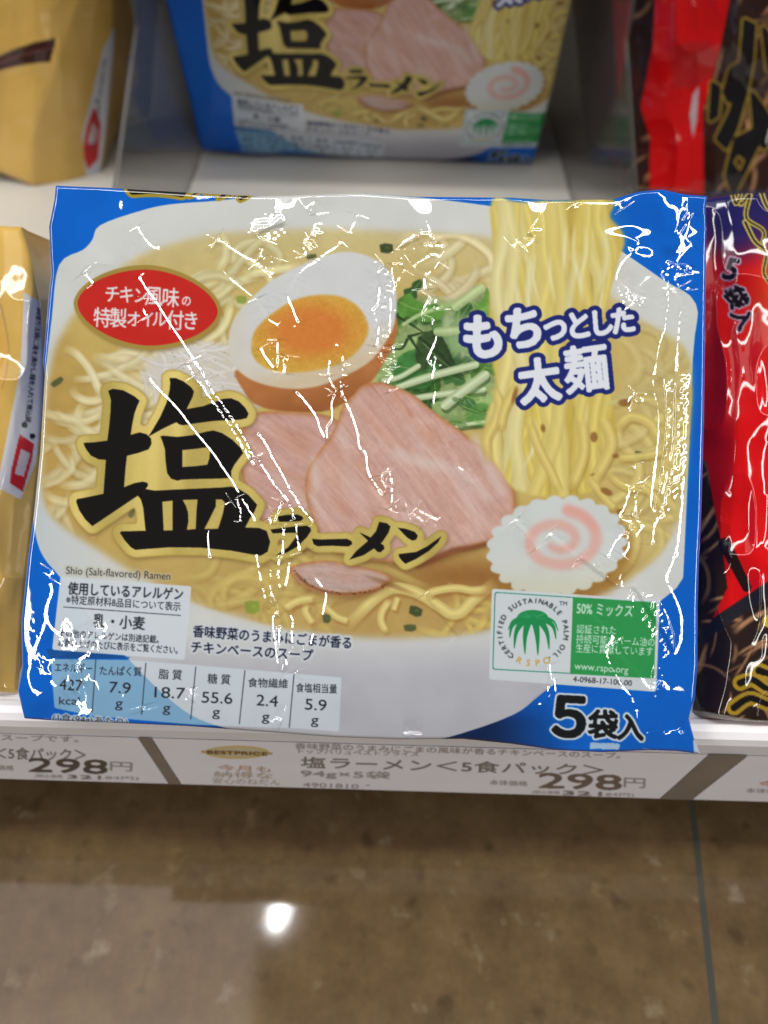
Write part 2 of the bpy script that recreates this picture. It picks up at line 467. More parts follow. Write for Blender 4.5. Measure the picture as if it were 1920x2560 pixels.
    # traced strands under the meat
    for p, w in [(k7((560, 560), (640, 480), (740, 380), (830, 310), (900, 285), (1000, 300), (1090, 340), (1180, 400), (1260, 450), (1330, 440), (1400, 370), (1480, 300), (1560, 240)), 25),
                 (k7((1090, 330), (1180, 300), (1300, 285), (1400, 300), (1500, 290)), 17),
                 (k7((870, 360), (820, 430), (810, 500), (850, 580)), 16), (k7((920, 340), (900, 400), (890, 430)), 13),
                 (k7((330, 380), (320, 440), (370, 520)), 16), (k7((180, 420), (270, 370), (380, 350)), 17), (k7((440, 400), (520, 470), (600, 500)), 15)]:
        C.strand([(x+4, y+7) for x, y in p], w, rgb(150, 98, 40), 0, 0, .4, soft=5, clip=CLIP, fade=.15)
        C.strand(p, w, rgb(212, 194, 122), .1, .18, .95, soft=2.5, clip=CLIP, fade=.15)
    # herbs adrift
    for x, y, rx, ry, rot, al in [(835, 537, 15, 11, 0, 1), (673, 555, 12, 5, -10, .8), (124, 826, 15, 7, -35, .8), (522, 648, 12, 9, 0, .7), (898, 1321, 15, 11, 20, .95), (886, 1357, 14, 8, 0, .8), (706, 1337, 9, 10, 0, .8), (545, 1312, 17, 15, 0, .7), (285, 1108, 7, 12, 20, .6), (1383, 985, 13, 9, 20, .9), (1193, 862, 8, 10, 0, .9)]:
        a = math.radians(rot); pts = [(x+rx*k*math.cos(a)-ry*l*math.sin(a), y+rx*k*math.sin(a)+ry*l*math.cos(a)) for k, l in [(-1, -.7), (-.2, -1), (.9, -.8), (1, .5), (.3, 1), (-.8, .8)]]
        green = x in (522, 545)
        C.put(C.soft(C.poly(pts, False), 1.2), rgb(120, 150, 50) if green else rgb(62, 74, 44), al)
        blob(x+2, y-2, rx*.5, ry*.4, rgb(150, 170, 70) if green else rgb(110, 112, 70), .5)
    # shredded leek, a pale heap left of the egg
    heap = C.soft(C.poly([(330, 770), (400, 745), (470, 745), (520, 775), (548, 830), (552, 880), (520, 900), (470, 872), (400, 850), (350, 850), (310, 820)]), 10)
    C.put(heap, rgb(206, 200, 194), .9)
    rr = random.Random(21)
    for i in range(46):
        a = rr.uniform(-.2, 1.2); x = rr.uniform(300, 500); y = rr.uniform(735, 850); L = rr.uniform(50, 110); b = rr.uniform(-.5, .5)
        p = [(x+L*k*math.cos(a+b*k), y+L*k*math.sin(a+b*k)*.8) for k in (0, .33, .66, 1)]
        C.strand(p, rr.uniform(5, 11), rgb(216, 212, 208)*(1+rr.uniform(-.08, .03)), .06, .16, .6, soft=2)
    for i in range(24):
        blob(rr.uniform(350, 520), rr.uniform(760, 860), rr.uniform(1.5, 4), 1.5, rgb(120, 100, 84), .6, 1, rr.uniform(-60, 60))
    # greens
    gb = C.soft(C.poly([(852, 660), (870, 645), (900, 640), (960, 650), (1010, 650), (1040, 630), (1066, 640), (1082, 670), (1060, 740), (1075, 850), (1050, 900), (980, 930), (900, 920), (860, 860), (815, 830), (808, 790), (835, 740)]), 6)
    cg = np.zeros((H, W, 3)); cg[:] = rgb(136, 160, 104); cg += (n2*.09+n3*.07)[..., None]*np.array([.7, 1, .6])
    C.put(gb, cg, .95)
    rr = random.Random(33)
    def leaf(x, y, L, a, w, col, al=.95):
        dx, dy = math.cos(a), math.sin(a); pts = []
        for k, q in [(0, .1), (.25, .7), (.4, .45), (.55, 1), (.7, .5), (.82, .7), (1, 0), (.8, -.6), (.68, -.4), (.5, -.9), (.4, -.4), (.22, -.6)]:
            pts.append((x+L*k*dx-w*q*dy, y+L*k*dy+w*q*dx))
        C.put(C.soft(C.poly(pts, True, 3), 1.0), col, al)
        C.put(C.stroke([(x, y), (x+L*dx, y+L*dy)], 2.5, 1, False, 1.5), rgb(170, 196, 130), .5)
    greens = [rgb(66, 112, 42), rgb(90, 140, 60), rgb(40, 82, 34), rgb(120, 168, 78), rgb(52, 98, 50)]
    for i in range(40):
        leaf(rr.uniform(845, 1050), rr.uniform(650, 860), rr.uniform(40, 95), rr.uniform(-.9, 2.6), rr.uniform(12, 26), greens[rr.randrange(5)]*(1+rr.uniform(-.15, .1)), .85)
    C.put(C.soft(C.poly([(955, 690), (1010, 680), (1060, 700), (1062, 760), (1000, 775), (960, 750)]), 10), rgb(176, 196, 158), .6)
    for p, c in [([(862, 652), (885, 634), (900, 650), (930, 660), (957, 664), (950, 690), (915, 696), (880, 684), (866, 692)], rgb(92, 144, 60)), ([(1030, 674), (1045, 642), (1052, 620), (1062, 642), (1078, 638), (1078, 662), (1066, 672), (1072, 692), (1050, 690)], rgb(100, 154, 66)), ([(850, 790), (870, 765), (905, 755), (940, 770), (948, 800), (930, 832), (895, 840), (860, 828)], rgb(66, 126, 62)), ([(1010, 890), (1040, 870), (1062, 885), (1050, 915), (1015, 920)], rgb(96, 146, 74)), ([(905, 730), (935, 715), (960, 735), (985, 790), (1004, 818), (960, 800), (935, 780), (915, 802), (898, 772)], rgb(54, 76, 42))]:
        C.put(C.soft(C.poly([(x+3, y+6) for x, y in p]), 4), rgb(36, 62, 26), .45)
        m_ = C.soft(C.poly(p), 1.2); c_ = np.zeros((H, W, 3)); c_[:] = c; c_ += (n2*.05+n3*.03)[..., None]*np.array([.8, 1, .6]); C.put(m_, c_)
        q_ = np.array(p); C.put(C.stroke([q_[0], q_.mean(0), q_[len(q_)//2]], 2.2, 1, True, 1.5), rgb(170, 198, 130), .55)
    for p in [k4((900, 900), (1000, 960), (1080, 1010)), k4((990, 1040), (1100, 1010)), k4((1000, 1050), (1070, 1160)), k4((980, 1060), (940, 1120), (840, 1110)), k4((1060, 1050), (1200, 1160), (1290, 1260))]:
        C.put(C.stroke(p, 7, 2, True, 2), rgb(38, 58, 30), .9)
    for p, w in [(k4((1300, 840), (1450, 730)), 22), (k4((960, 960), (1060, 900), (1200, 850)), 9), (k4((1180, 1010), (1320, 1000)), 20), (k4((780, 1220), (900, 1200)), 10)]:
        C.strand(p, w, rgb(176, 196, 140), .12, .25, .85)
    for p, w in [(kB((930, 170), (1150, 100), (1420, 30)), 17), (kB((1010, 250), (1250, 215), (1470, 190)), 14), (kB((1230, 290), (1330, 210), (1480, 100)), 22), (kB((1250, 440), (1380, 415), (1500, 400)), 9), (kB((410, 290), (520, 235), (680, 180)), 14), (kB((830, 130), (930, 110), (1050, 40)), 12)]:
        C.strand([(x+2, y+8) for x, y in p], w, rgb(40, 70, 30), 0, 0, .5)
        C.strand(p, w, rgb(186, 200, 160), .13, .28, .97)
    for i in range(10):
        x = rr.uniform(930, 1050); y = rr.uniform(850, 915)
        leaf(x, y, rr.uniform(25, 50), rr.uniform(-.5, .8), rr.uniform(6, 10), greens[rr.randrange(5)], .55)
    # egg
    brown = C.poly([(510, 800), (530, 850), (553, 874), (603, 888), (700, 889), (760, 860), (803, 824), (830, 784), (856, 730), (858, 690), (840, 690), (780, 780), (700, 820), (600, 825)])
    cbn = np.zeros((H, W, 3)); cbn[:] = rgb(176, 112, 62); cbn += (n2*.03)[..., None]
    gsh = np.clip((Y-830-(X-650)*-.25)/60, 0, 1)[..., None]; cbn = cbn*(1-.45*gsh)+rgb(130, 72, 40)*.45*gsh
    C.put(C.soft(brown, 1.5), cbn)
    white = C.poly([(553, 636), (590, 605), (620, 588), (700, 553), (760, 545), (813, 562), (846, 594), (857, 647), (853, 697), (838, 732), (803, 778), (753, 809), (686, 835), (620, 840), (555, 826), (515, 800), (495, 760), (497, 715), (515, 675)])
    cw = np.zeros((H, W, 3)); cw[:] = rgb(206, 208, 209)
    gsh = np.clip((Y-740-(X-650)*-.3)/80, 0, 1)[..., None]; cw = cw*(1-gsh)+rgb(206, 188, 160)*gsh
    gsh = np.clip((560-X)/50, 0, 1)[..., None]; cw = cw*(1-.4*gsh)+rgb(205, 192, 168)*.4*gsh
    cw += (n2*.01)[..., None]
    C.put(C.soft(white, 1.6), cw)
    yolk = C.poly([(545, 735), (556, 708), (596, 672), (653, 643), (720, 638), (766, 656), (792, 690), (795, 723), (770, 762), (733, 786), (686, 800), (620, 806), (570, 793), (546, 768)])
    cy_ = np.zeros((H, W, 3)); cy_[:] = rgb(206, 170, 70)
    q = np.exp(-((X-672)/92)**2-((Y-714)/58)**2)[..., None]; q = np.clip(q*1.5, 0, 1); cy_ = cy_*(1-q)+rgb(209, 126, 56)*q
    cy_ += (nf*.035+n3*.02)[..., None]*(1-.6*q)
    C.put(C.soft(yolk, 2), cy_)
    # roast pork
    meat_n = noise(H, W, 50, 7, seed=40); 
    def along(ang, l, w, seed):
        a = math.radians(ang); u = X*math.cos(a)+Y*math.sin(a); v = -X*math.sin(a)+Y*math.cos(a)
        g = np.random.default_rng(seed).uniform(-1, 1, (400, 400)); uu = u/l+150; vv = v/w+150
        ui = np.floor(uu).astype(int); vi = np.floor(vv).astype(int); fu = uu-ui; fv = vv-vi; fu = fu*fu*(3-2*fu); fv = fv*fv*(3-2*fv); ui %= 399; vi %= 399
        return (g[vi, ui]*(1-fu)+g[vi, ui+1]*fu)*(1-fv)+(g[vi+1, ui]*(1-fu)+g[vi+1, ui+1]*fu)*fv
    def pork(poly, ang, seed, base):
        m = C.poly(poly); sm = C.soft(m, 1.2)
        inner = np.clip(C.soft(m, 7)*2-1, 0, 1)
        f = along(ang, 46, 4.5, seed)*.5+along(ang, 90, 13, seed+1)*.6+along(ang, 20, 2.6, seed+2)*.35
        c = np.zeros((H, W, 3)); c[:] = base
        c += (f*.05+nf*.014+n3*.014)[..., None]*np.array([.9, 1, 1])
        orn = np.clip(along(ang, 60, 24, seed+8)*1.5-.3, 0, 1)[..., None]*.3; c = c*(1-orn)+rgb(186, 128, 92)*orn
        fat = np.clip(along(ang+8, 130, 34, seed+3)*1.6-.25, 0, 1)[..., None]*.5
        c = c*(1-fat)+rgb(212, 188, 180)*fat
        dk = np.clip(along(ang, 50, 5, seed+5)*2.2-1.35, 0, 1)[..., None]*.4
        c = c*(1-dk)+rgb(158, 92, 70)*dk
        e = (1-inner)[..., None]
        e = np.clip(e*(1.1+n3[..., None]*.5), 0, 1); c = c*(1-e*.85)+(rgb(178, 116, 66)+(n3*.08)[..., None])*e*.85
        C.put(C.soft(C.poly([(x+5, y+9) for x, y in poly]), 6), rgb(110, 66, 34), .5)
        C.put(sm, c)
    pork([(527, 915), (553, 893), (590, 889), (650, 892), (720, 903), (760, 960), (740, 1090), (690, 1180), (600, 1170), (540, 1080), (520, 1000)], 35, 50, rgb(198, 158, 148))
    pork([(780, 835), (812, 826), (845, 832), (890, 851), (936, 888), (986, 924), (1020, 951), (1070, 985), (1095, 1018), (1112, 1070), (1110, 1140), (1075, 1165), (990, 1192), (900, 1215), (760, 1205), (700, 1170), (672, 1110), (660, 1065), (664, 1020), (683, 985), (700, 962), (726, 921), (740, 880), (765, 852)], 52, 60, rgb(204, 164, 152))
    # white marbling of the front slice
    for p, w in [(kB((930, 610), (1050, 660), (1200, 690), (1330, 730), (1440, 820), (1500, 900)), 26), (kB((1420, 520), (1480, 620), (1530, 740), (1600, 860)), 24), (kB((375, 640), (390, 780), (380, 900), (440, 1030)), 14)]:
        C.put(C.soft(C.stroke(p, w, w*.6), 6), rgb(214, 198, 192), .6)
    C.put(C.soft(C.stroke(kB((1520, 1185), (1400, 1215), (1280, 1235), (1150, 1290), (1050, 1330)), 10, 16), 3), rgb(120, 66, 34), .8)
    pork(k7((225, 150), (400, 110), (560, 120), (760, 165), (868, 205), (858, 255), (800, 290), (700, 322), (600, 335), (480, 330), (340, 290), (250, 225)), 10, 70, rgb(190, 164, 156))
    C.put(C.soft(C.stroke(k7((260, 190), (340, 265), (480, 315), (620, 322), (760, 305), (850, 255)), 6, 5), 1.5), rgb(138, 84, 44), .85)
    for i in range(26):
        q = rr.random(); px, py = crm(k7((250, 180), (340, 262), (480, 312), (620, 320), (760, 305), (850, 255)), 8)[int(q*40)]
        blob(px+rr.uniform(-4, 4), py+rr.uniform(-4, 3), rr.uniform(1.5, 4), rr.uniform(1, 2.2), rgb(60, 34, 22), .7, 1)
    blob(840, 1262, 70, 8, rgb(120, 74, 36), .5, 5, 20)
    # lifted noodles
    base = C.soft(C.poly([(1063, 436), (1120, 440), (1200, 436), (1322, 430), (1318, 468), (1342, 496), (1350, 525), (1336, 565), (1312, 640), (1298, 700), (1300, 780), (1320, 860), (1334, 930), (1310, 1000), (1275, 1060), (1200, 1072), (1120, 1060), (1085, 1020), (1048, 960), (1050, 900), (1075, 840), (1060, 760), (1058, 640), (1070, 560)], True, 5), 3)
    cn = np.zeros((H, W, 3)); cn[:] = rgb(196, 172, 82); cn += (n2*.02)[..., None]
    C.put(base, cn)
    rr = random.Random(77)
    def path(x0, x1, x2, x3, j=5):
        ys = np.linspace(422, 1075, 12); ph = rr.uniform(0, 6.28); am = rr.uniform(5, 16); fr = rr.uniform(1.5, 3.2)
        xs = np.interp(ys, [422, 620, 850, 1068], [x0, x1, x2, x3])
        return [(x+am*math.sin(ph+fr*6.28*k/11)+rr.uniform(-j, j), y) for k, (x, y) in enumerate(zip(xs, ys))]
    for i in range(16):
        k = rr.random()
        C.put(C.soft(C.stroke(path(1072+240*k, 1080+240*k, 1085+230*k, 1075+225*k), rr.uniform(5, 11)), 2)*base, rgb(166, 138, 60), .4)
    for i in range(26):
        k = rr.random()
        pale = rr.random()**1.4
        col = (rgb(208, 186, 90)*(1-pale)+rgb(218, 208, 152)*pale)
        C.strand(path(1066+252*k, 1075+258*k, 1078+240*k+rr.uniform(-24, 24), 1062+255*k+rr.uniform(-50, 50)), rr.uniform(20, 36), col, rr.uniform(.04, .12), rr.uniform(.06, .16), .78, soft=4, clip=base)
    for i in range(18):
        k = rr.random(); y0 = rr.uniform(440, 900); p = path(1070+245*k, 1080+245*k, 1085+230*k, 1075+230*k, 2)
        p = [q for q in p if y0 < q[1] < y0+rr.uniform(120, 220)]
        if len(p) > 2: C.strand(p, rr.uniform(5, 10), rgb(228, 222, 182), .05, .02, .6, soft=4, fade=.35, clip=base)
    for p, w in [([(1075, 432), (1090, 520), (1072, 600), (1080, 690), (1102, 760)], 26), ([(1255, 540), (1238, 600), (1228, 680), (1232, 760)], 20), ([(1150, 520), (1140, 640), (1150, 760)], 16), ([(1300, 470), (1310, 560), (1290, 640)], 18)]:
        C.strand(p, w, rgb(216, 210, 168), .08, .1, .6, soft=7, fade=.3)
    for p, w in [([(1060, 830), (1078, 870), (1068, 910), (1050, 950), (1056, 1000)], 22), ([(1118, 830), (1090, 880), (1080, 930)], 20), ([(1140, 900), (1160, 960), (1190, 1020), (1210, 1066)], 20), ([(1255, 900), (1260, 980), (1230, 1060)], 24), ([(1300, 900), (1320, 960), (1280, 1040)], 26), ([(1330, 930), (1360, 900), (1405, 915), (1425, 960)], 22), ([(1330, 990), (1390, 985), (1440, 975)], 17), ([(1310, 1020), (1350, 1050), (1400, 1060), (1440, 1110)], 18), ([(1270, 1030), (1310, 1080), (1330, 1100)], 18)]:
        C.strand([(x+3, y+6) for x, y in p], w, rgb(150, 112, 44), 0, 0, .4, soft=5, fade=.2)
        C.strand(p, w, rgb(209, 190, 112), .1, .16, .9, soft=3, fade=.2)
    for x, y, rx, ry, rot in [(1112, 853, 7, 26, 15), (1283, 944, 10, 14, 0), (1173, 925, 7, 12, -10), (1310, 1062, 18, 9, 25), (1340, 1105, 12, 8, 0), (1330, 985, 10, 7, 0), (1280, 1025, 8, 4, -30), (1350, 870, 18, 10, 0)]:
        blob(x, y, rx, ry, rgb(138, 96, 44), .85, 4, rot)
    veil = C.poly([(1063, 436), (1200, 436), (1322, 430), (1350, 550), (1330, 640), (1318, 700), (1058, 700), (1070, 560)]); C.put(C.soft(veil, 18), rgb(206, 192, 124), .14)
    blob(1320, 870, 20, 5, rgb(196, 196, 130), .8, 3, -20)
    # fish cake
    th = np.arange(0, 360, 3); pts = []
    for a in th:
        t = math.radians(a); rs = .925+.105*abs(math.sin(t*11.5))**.65
        x = 150*math.cos(t)*rs; y = 106*math.sin(t)*rs; b = math.radians(-9)
        pts.append((1203+x*math.cos(b)-y*math.sin(b), 1180+x*math.sin(b)+y*math.cos(b)))
    m = C.poly(pts, False)
    C.put(C.soft(C.poly([(x+16, y+22) for x, y in pts], False), 9), rgb(150, 104, 44), .75)
    cf = np.zeros((H, W, 3)); cf[:] = rgb(204, 209, 208)
    g = np.clip((Y-1200)/70, 0, 1)[..., None]; cf = cf*(1-g)+rgb(204, 204, 188)*g; cf += (n2*.008)[..., None]
    C.put(C.soft(m, 1.4), cf)
    sp = []
    for k in range(70):
        a = math.radians(-75+k*8.2); rad = 92-k*1.02
        x = rad*math.cos(a); y = rad*.72*math.sin(a); sp.append((1205+x, 1168+y))
    wsp = C.soft(C.stroke(sp[::-1], 18, 26, False, 6), 4)
    C.put(wsp, rgb(220, 166, 154), .8)
    C.put(C.soft(C.stroke([(1225, 1100), (1260, 1112), (1285, 1140)], 20, 14), 4), rgb(222, 162, 150), .7)
    # -------- title in black on gold
    black = C.poly(kA((703, 200), (735, 188), (800, 198), (870, 235), (906, 265), (890, 300), (872, 350), (858, 420), (848, 487), (905, 470), (950, 482), (980, 510), (983, 545), (965, 580), (900, 603), (824, 622), (815, 700), (805, 826), (870, 800), (925, 790), (955, 796), (962, 812), (945, 838), (895, 880), (600, 1078), (555, 1035), (515, 975), (495, 920), (500, 903), (580, 888), (672, 868), (678, 780), (688, 648), (640, 645), (590, 620), (560, 580), (543, 545), (548, 538), (610, 535), (697, 524), (708, 440), (718, 330), (720, 260)), False)
    add = lambda m: np.maximum(black, m)
    black = add(C.poly(kA((1100, 118), (1140, 118), (1190, 140), (1240, 178), (1258, 205), (1250, 240), (1230, 280), (1210, 320), (1320, 300), (1400, 270), (1450, 252), (1500, 250), (1550, 270), (1590, 310), (1612, 350), (1600, 378), (1560, 388), (1400, 395), (1280, 410), (1190, 424), (1165, 420), (1145, 405), (1100, 425), (1050, 450), (962, 499), (990, 455), (1040, 370), (1080, 280), (1100, 200), (1105, 150)), False))
    def holes(outer, *hs):
        E = [np.stack([np.array(p), np.roll(np.array(p), -1, 0)], 1) for p in (outer,)+hs]
        return C.edges(np.concatenate(E))
    black = add(holes(kA((1040, 495), (1060, 492), (1150, 500), (1250, 488), (1340, 465), (1385, 458), (1440, 475), (1510, 520), (1560, 570), (1577, 605), (1550, 640), (1520, 680), (1500, 720), (1500, 765), (1420, 770), (1300, 772), (1180, 776), (1150, 783), (1110, 770), (1085, 735), (1075, 660), (1070, 580), (1055, 530)),
                      kA((1183, 585), (1260, 578), (1340, 567), (1363, 590), (1358, 640), (1345, 680), (1260, 690), (1183, 695))))
    black = add(holes(kA((945, 838), (1005, 848), (1120, 842), (1300, 834), (1430, 828), (1500, 822), (1550, 838), (1610, 875), (1668, 940), (1650, 985), (1620, 1030), (1590, 1087), (1680, 1090), (1730, 1110), (1752, 1180), (1735, 1245), (1690, 1270), (1640, 1262), (1500, 1237), (1300, 1217), (1100, 1215), (960, 1225), (880, 1232), (850, 1215), (810, 1170), (778, 1120), (790, 1112), (945, 1108), (938, 1040), (930, 960), (915, 905), (893, 878)),
                      kA((1053, 920), (1120, 912), (1120, 1105), (1062, 1107)), kA((1185, 908), (1282, 905), (1275, 980), (1270, 1097), (1212, 1102), (1222, 1050), (1220, 990), (1205, 945)), kA((1400, 905), (1440, 905), (1460, 925), (1445, 1000), (1415, 1095), (1325, 1097), (1360, 1030), (1400, 950))))
    small = C.poly(kB((140, 1015), (200, 1005), (270, 1003), (300, 1015), (308, 1030), (290, 1045), (200, 1050), (150, 1050)), False)
    for p in [kB((95, 1100), (130, 1095), (250, 1080), (330, 1075), (355, 1090), (358, 1110), (330, 1150), (270, 1210), (200, 1250), (130, 1268), (150, 1255), (210, 1215), (260, 1150), (275, 1120), (180, 1122), (110, 1125)),
              kB((365, 1160), (420, 1165), (500, 1162), (590, 1160), (620, 1175), (625, 1195), (600, 1210), (500, 1205), (400, 1208), (375, 1195)),
              kB((800, 1050), (850, 1060), (873, 1080), (860, 1120), (820, 1180), (770, 1220), (700, 1265), (606, 1296), (650, 1240), (720, 1180), (780, 1110)),
              kB((670, 1118), (720, 1140), (790, 1175), (830, 1205), (833, 1225), (810, 1247), (790, 1245), (760, 1215), (720, 1165)),
              kB((920, 1088), (970, 1095), (1030, 1115), (1050, 1140), (1040, 1165), (1015, 1172), (985, 1155), (950, 1120)),
              kB((1203, 1143), (1180, 1185), (1120, 1240), (1040, 1290), (970, 1322), (950, 1305), (930, 1280), (925, 1260), (960, 1255), (1040, 1245), (1110, 1210))]:
        small = np.maximum(small, C.poly(p, False))
    goldm = np.maximum(C.grow(black, 18), C.grow(small, 15))
    goldm = np.maximum(goldm, C.poly([(270, 960), (350, 950), (480, 960), (480, 1060), (300, 1060), (265, 1040)], False))
    cgold = np.zeros((H, W, 3)); cgold[:] = rgb(202, 182, 102)
    sheen = noise(H, W, 70, 400, seed=90)*.07+noise(H, W, 26, 300, seed=91)*.04
    cgold += sheen[..., None]*np.array([1, .95, .8])+(nf*.012)[..., None]
    rim = np.clip(C.soft(goldm, 2.5)*2-1, 0, 1)[..., None]; cgold = cgold*rim+rgb(166, 140, 66)*(1-rim)
    C.put(C.soft(np.roll(goldm, (4, 3), (0, 1)), 4), rgb(96, 70, 40), .45)
    C.put(goldm, cgold, 1, R_TITLE)
    title = np.maximum(black, small)
    C.put(title, rgb(18, 13, 11))
    # the same lettering, smaller, comes over the fold at the top edge
    s_ = .40; xs = (X-235)/s_+165; ys = (Y-441)/s_+1238
    tg = C.sample(xs, ys, goldm)*(Y < 445)*(ys > 800); tt = C.sample(xs, ys, title)*(Y < 445)*(ys > 800)
    C.put(tg, rgb(164, 142, 44)); C.put(tt, rgb(14, 12, 10))
    # -------- red badge
    def oval(hw, hh):
        pts = []
        for t in np.linspace(0, 2*math.pi, 73)[:-1]:
            cx_ = math.copysign(abs(math.cos(t))**1.12, math.cos(t))*hw; sy_ = math.copysign(abs(math.sin(t))**1.12, math.sin(t))*hh
            pts.append((958+cx_*.9976-sy_*.07, 854+cx_*.07+sy_*.9976))
        return C.poly(k3(*pts), False)
    bo = oval(480, 276); bi = oval(455, 246)
    C.put(C.soft(np.roll(bo, (5, 3), (0, 1)), 3), rgb(110, 84, 40), .5)
    C.put(bo, cgold*.98, 1, R_BADGE)
    cr = np.zeros((H, W, 3)); cr[:] = rgb(196, 38, 30); cr += (n2*.008)[..., None]; C.put(bi, cr)
    wt = rgb(226, 220, 222)
    for ch, x, y, sz in [('チ', 243, 636, 41), ('キ', 274, 637, 41), ('ン', 305, 639, 39), ('風', 333, 641, 46), ('味', 370, 643, 46), ('の', 403, 651, 26), ('特', 221, 686, 46), ('製', 256, 687, 46), ('オ', 289, 689, 38), ('イ', 318, 690, 38), ('ル', 345, 690, 38), ('付', 379, 692, 46), ('き', 413, 693, 44)]:
        C.put(thicken(C.glyph(ch, x, y, sz, 3, .86), 1.9), wt)
    # -------- slogan, white on navy
    sl = np.zeros((H, W))
    for ch, x, y, sz, rot, g in [('も', 1043, 727, 104, -6, 5), ('ち', 1131, 708, 98, -8, 4.6), ('っ', 1200, 714, 72, -8, 3.2), ('と', 1252, 702, 66, -8, 3.2), ('し', 1303, 697, 62, -8, 3.2), ('た', 1346, 692, 62, -8, 3.2), ('太', 1166, 822, 100, -8, 4.4), ('麺', 1266, 796, 108, -8, 3.2)]:
        m = C.glyph(ch, x, y, sz, rot, .92, .04)
        sl = np.maximum(sl, C.grow(m, g) if g > 3 else thicken(m, 1.9))
    C.put(C.grow(sl, 10), rgb(28, 38, 112), 1, R_SLOGAN)
    C.put(sl, rgb(222, 226, 236))
    # -------- small print
    ink = rgb(38, 42, 52); halo = rgb(206, 210, 214)
    m = C.line_text('Shio (Salt-flavored) Ramen', (143, 1240), (368, 1253), 23)
    C.put(C.soft(C.grow(m, 4), 1.5), rgb(190, 184, 160), .5); C.put(m, rgb(56, 60, 66))
    def rq(q, rad, rid=None):      # rounded quad
        m = C.poly(q, False); 
        return np.clip((blur(m, rad*.45)-.5)*rad*.9+.5, 0, 1)*C.grow(m, 1) if rad else m
    # deep blue bar, then the two panels
    C.put(C.poly([(95, 1404), (283, 1420), (275, 1424), (112, 1424)], False)*bowl, rgb(24, 78, 140), .9)
    C.put(C.poly([(100, 1402), (262, 1416), (276, 1423), (108, 1423)], False), rgb(22, 76, 142), .9)
    pm = rq([(131, 1246), (414, 1267), (399, 1426), (113, 1404)], 6)
    cp = np.zeros((H, W, 3)); cp[:] = rgb(206, 213, 222); cp += (n1*.006)[..., None]
    C.put(pm, cp, .97, R_ALLERGEN)
    def ln(t, p0, p1, em, col=ink, g=1.0):
        m = C.line_text(t, p0, p1, em); C.put(np.clip(m*g, 0, 1) if g <= 1.5 else thicken(m, g), col)
    ln('使用しているアレルゲン', (147, 1282), (395, 1295), 29, ink, 1.7)
    ln('※特定原材料8品目について表示', (143, 1303), (390, 1319), 21, ink, 1.4)
    C.put(C.stroke(k6((412, 408), (1168, 463)), 1.8, None, False), ink, .9)
    ln('乳・小麦', (202, 1352), (313, 1359), 31, ink, 1.7)
    ln('その他のアレルゲンは別途記載。', (128, 1374), (343, 1389), 18.5, ink, 1.5)
    ln('お買い上げのたびに表示をご覧ください。', (126, 1395), (384, 1412), 19, ink, 1.5)
    tm = rq([(110, 1424), (275, 1426), (420, 1437), (738, 1464), (733, 1581), (640, 1574), (420, 1566), (200, 1547), (118, 1530)], 5)
    ct = np.zeros((H, W, 3)); ct[:] = rgb(131, 174, 207); ct = ct*(1-bowl[..., None])+rgb(200, 209, 220)*bowl[..., None]; ct += (n1*.006)[..., None]
    C.put(tm, ct, .97, R_TABLE)
    for p in [((207, 1425), (199, 1538)), ((315, 1433), (306, 1543)), ((423, 1441), (412, 1553)), ((529, 1449), (517, 1563)), ((635, 1458), (625, 1571))]:
        C.put(C.stroke(p, 2.2, None, False), ink, .85)
    for t, x, y, w, v, vx, vy, u, ux, uy in [('エネルギー', 159, 1443, 80, '427', 153, 1479, 'kcal', 150, 1517), ('たんぱく質', 261, 1450, 90, '7.9', 259, 1485, 'g', 257, 1523), ('脂 質', 368, 1458, 50, '18.7', 367, 1496, 'g', 360, 1533), ('糖 質', 473, 1468, 49, '55.6', 469, 1507, 'g', 467, 1542), ('食物繊維', 579, 1476, 86, '2.4', 577, 1513, 'g', 574, 1552), ('食塩相当量', 684, 1487, 88, '5.9', 682, 1522, 'g', 680, 1559)]:
        ln(t, (x-w/2, y+7), (x+w/2, y+10), 22 if len(t) > 3 else 24, ink, 1.4)
        wv = {3: 46, 4: 66}[len(v)]; wv = 50 if v == '427' else wv
        ln(v, (vx-wv/2, vy+11), (vx+wv/2, vy+14), 34, ink, 1.3)
        ln(u, (ux-(22 if len(u) > 1 else 8), uy+5), (ux+(22 if len(u) > 1 else 8), uy+6), 29 if len(u) == 1 else 24, ink, 1.3)
    m = C.line_text('(1食(94g)あたり)', (114, 1558), (276, 1569), 21)
    C.put(C.grow(m, 3), rgb(205, 212, 222), .9); C.put(m, ink)
    for t, p0, p1 in [('香味野菜のうまみにごまが香る', (417, 1374), (758, 1400)), ('チキンベースのスープ', (413, 1408), (676, 1427))]:
        m = thicken(C.line_text(t, p0, p1, 28), 1.6)
        C.put(C.soft(C.grow(m, 5), 1.2), rgb(203, 207, 214), .95); C.put(m, rgb(28, 34, 58))
    # -------- palm oil label
    om = rq([(1063, 1272), (1426, 1297), (1418, 1495), (1057, 1468)], 7)
    cp[:] = rgb(203, 211, 216); C.put(om, cp, 1, R_CERT)
    gq = [(1069, 1279), (1419, 1302), (1413, 1466), (1064, 1447)]
    q0 = rq(gq, 6); q1 = rq([(1071, 1281), (1417, 1304), (1411, 1464), (1066, 1445)], 6)
    C.put(np.clip(q0-q1, 0, 1), rgb(34, 130, 110))
    gm = q0*C.poly([(1239, 1270), (1440, 1280), (1430, 1480), (1231, 1480)], False)
    C.put(gm, rgb(46, 148, 78))
    pcx, pcy = 1152, 1363; gcol = rgb(30, 138, 78)
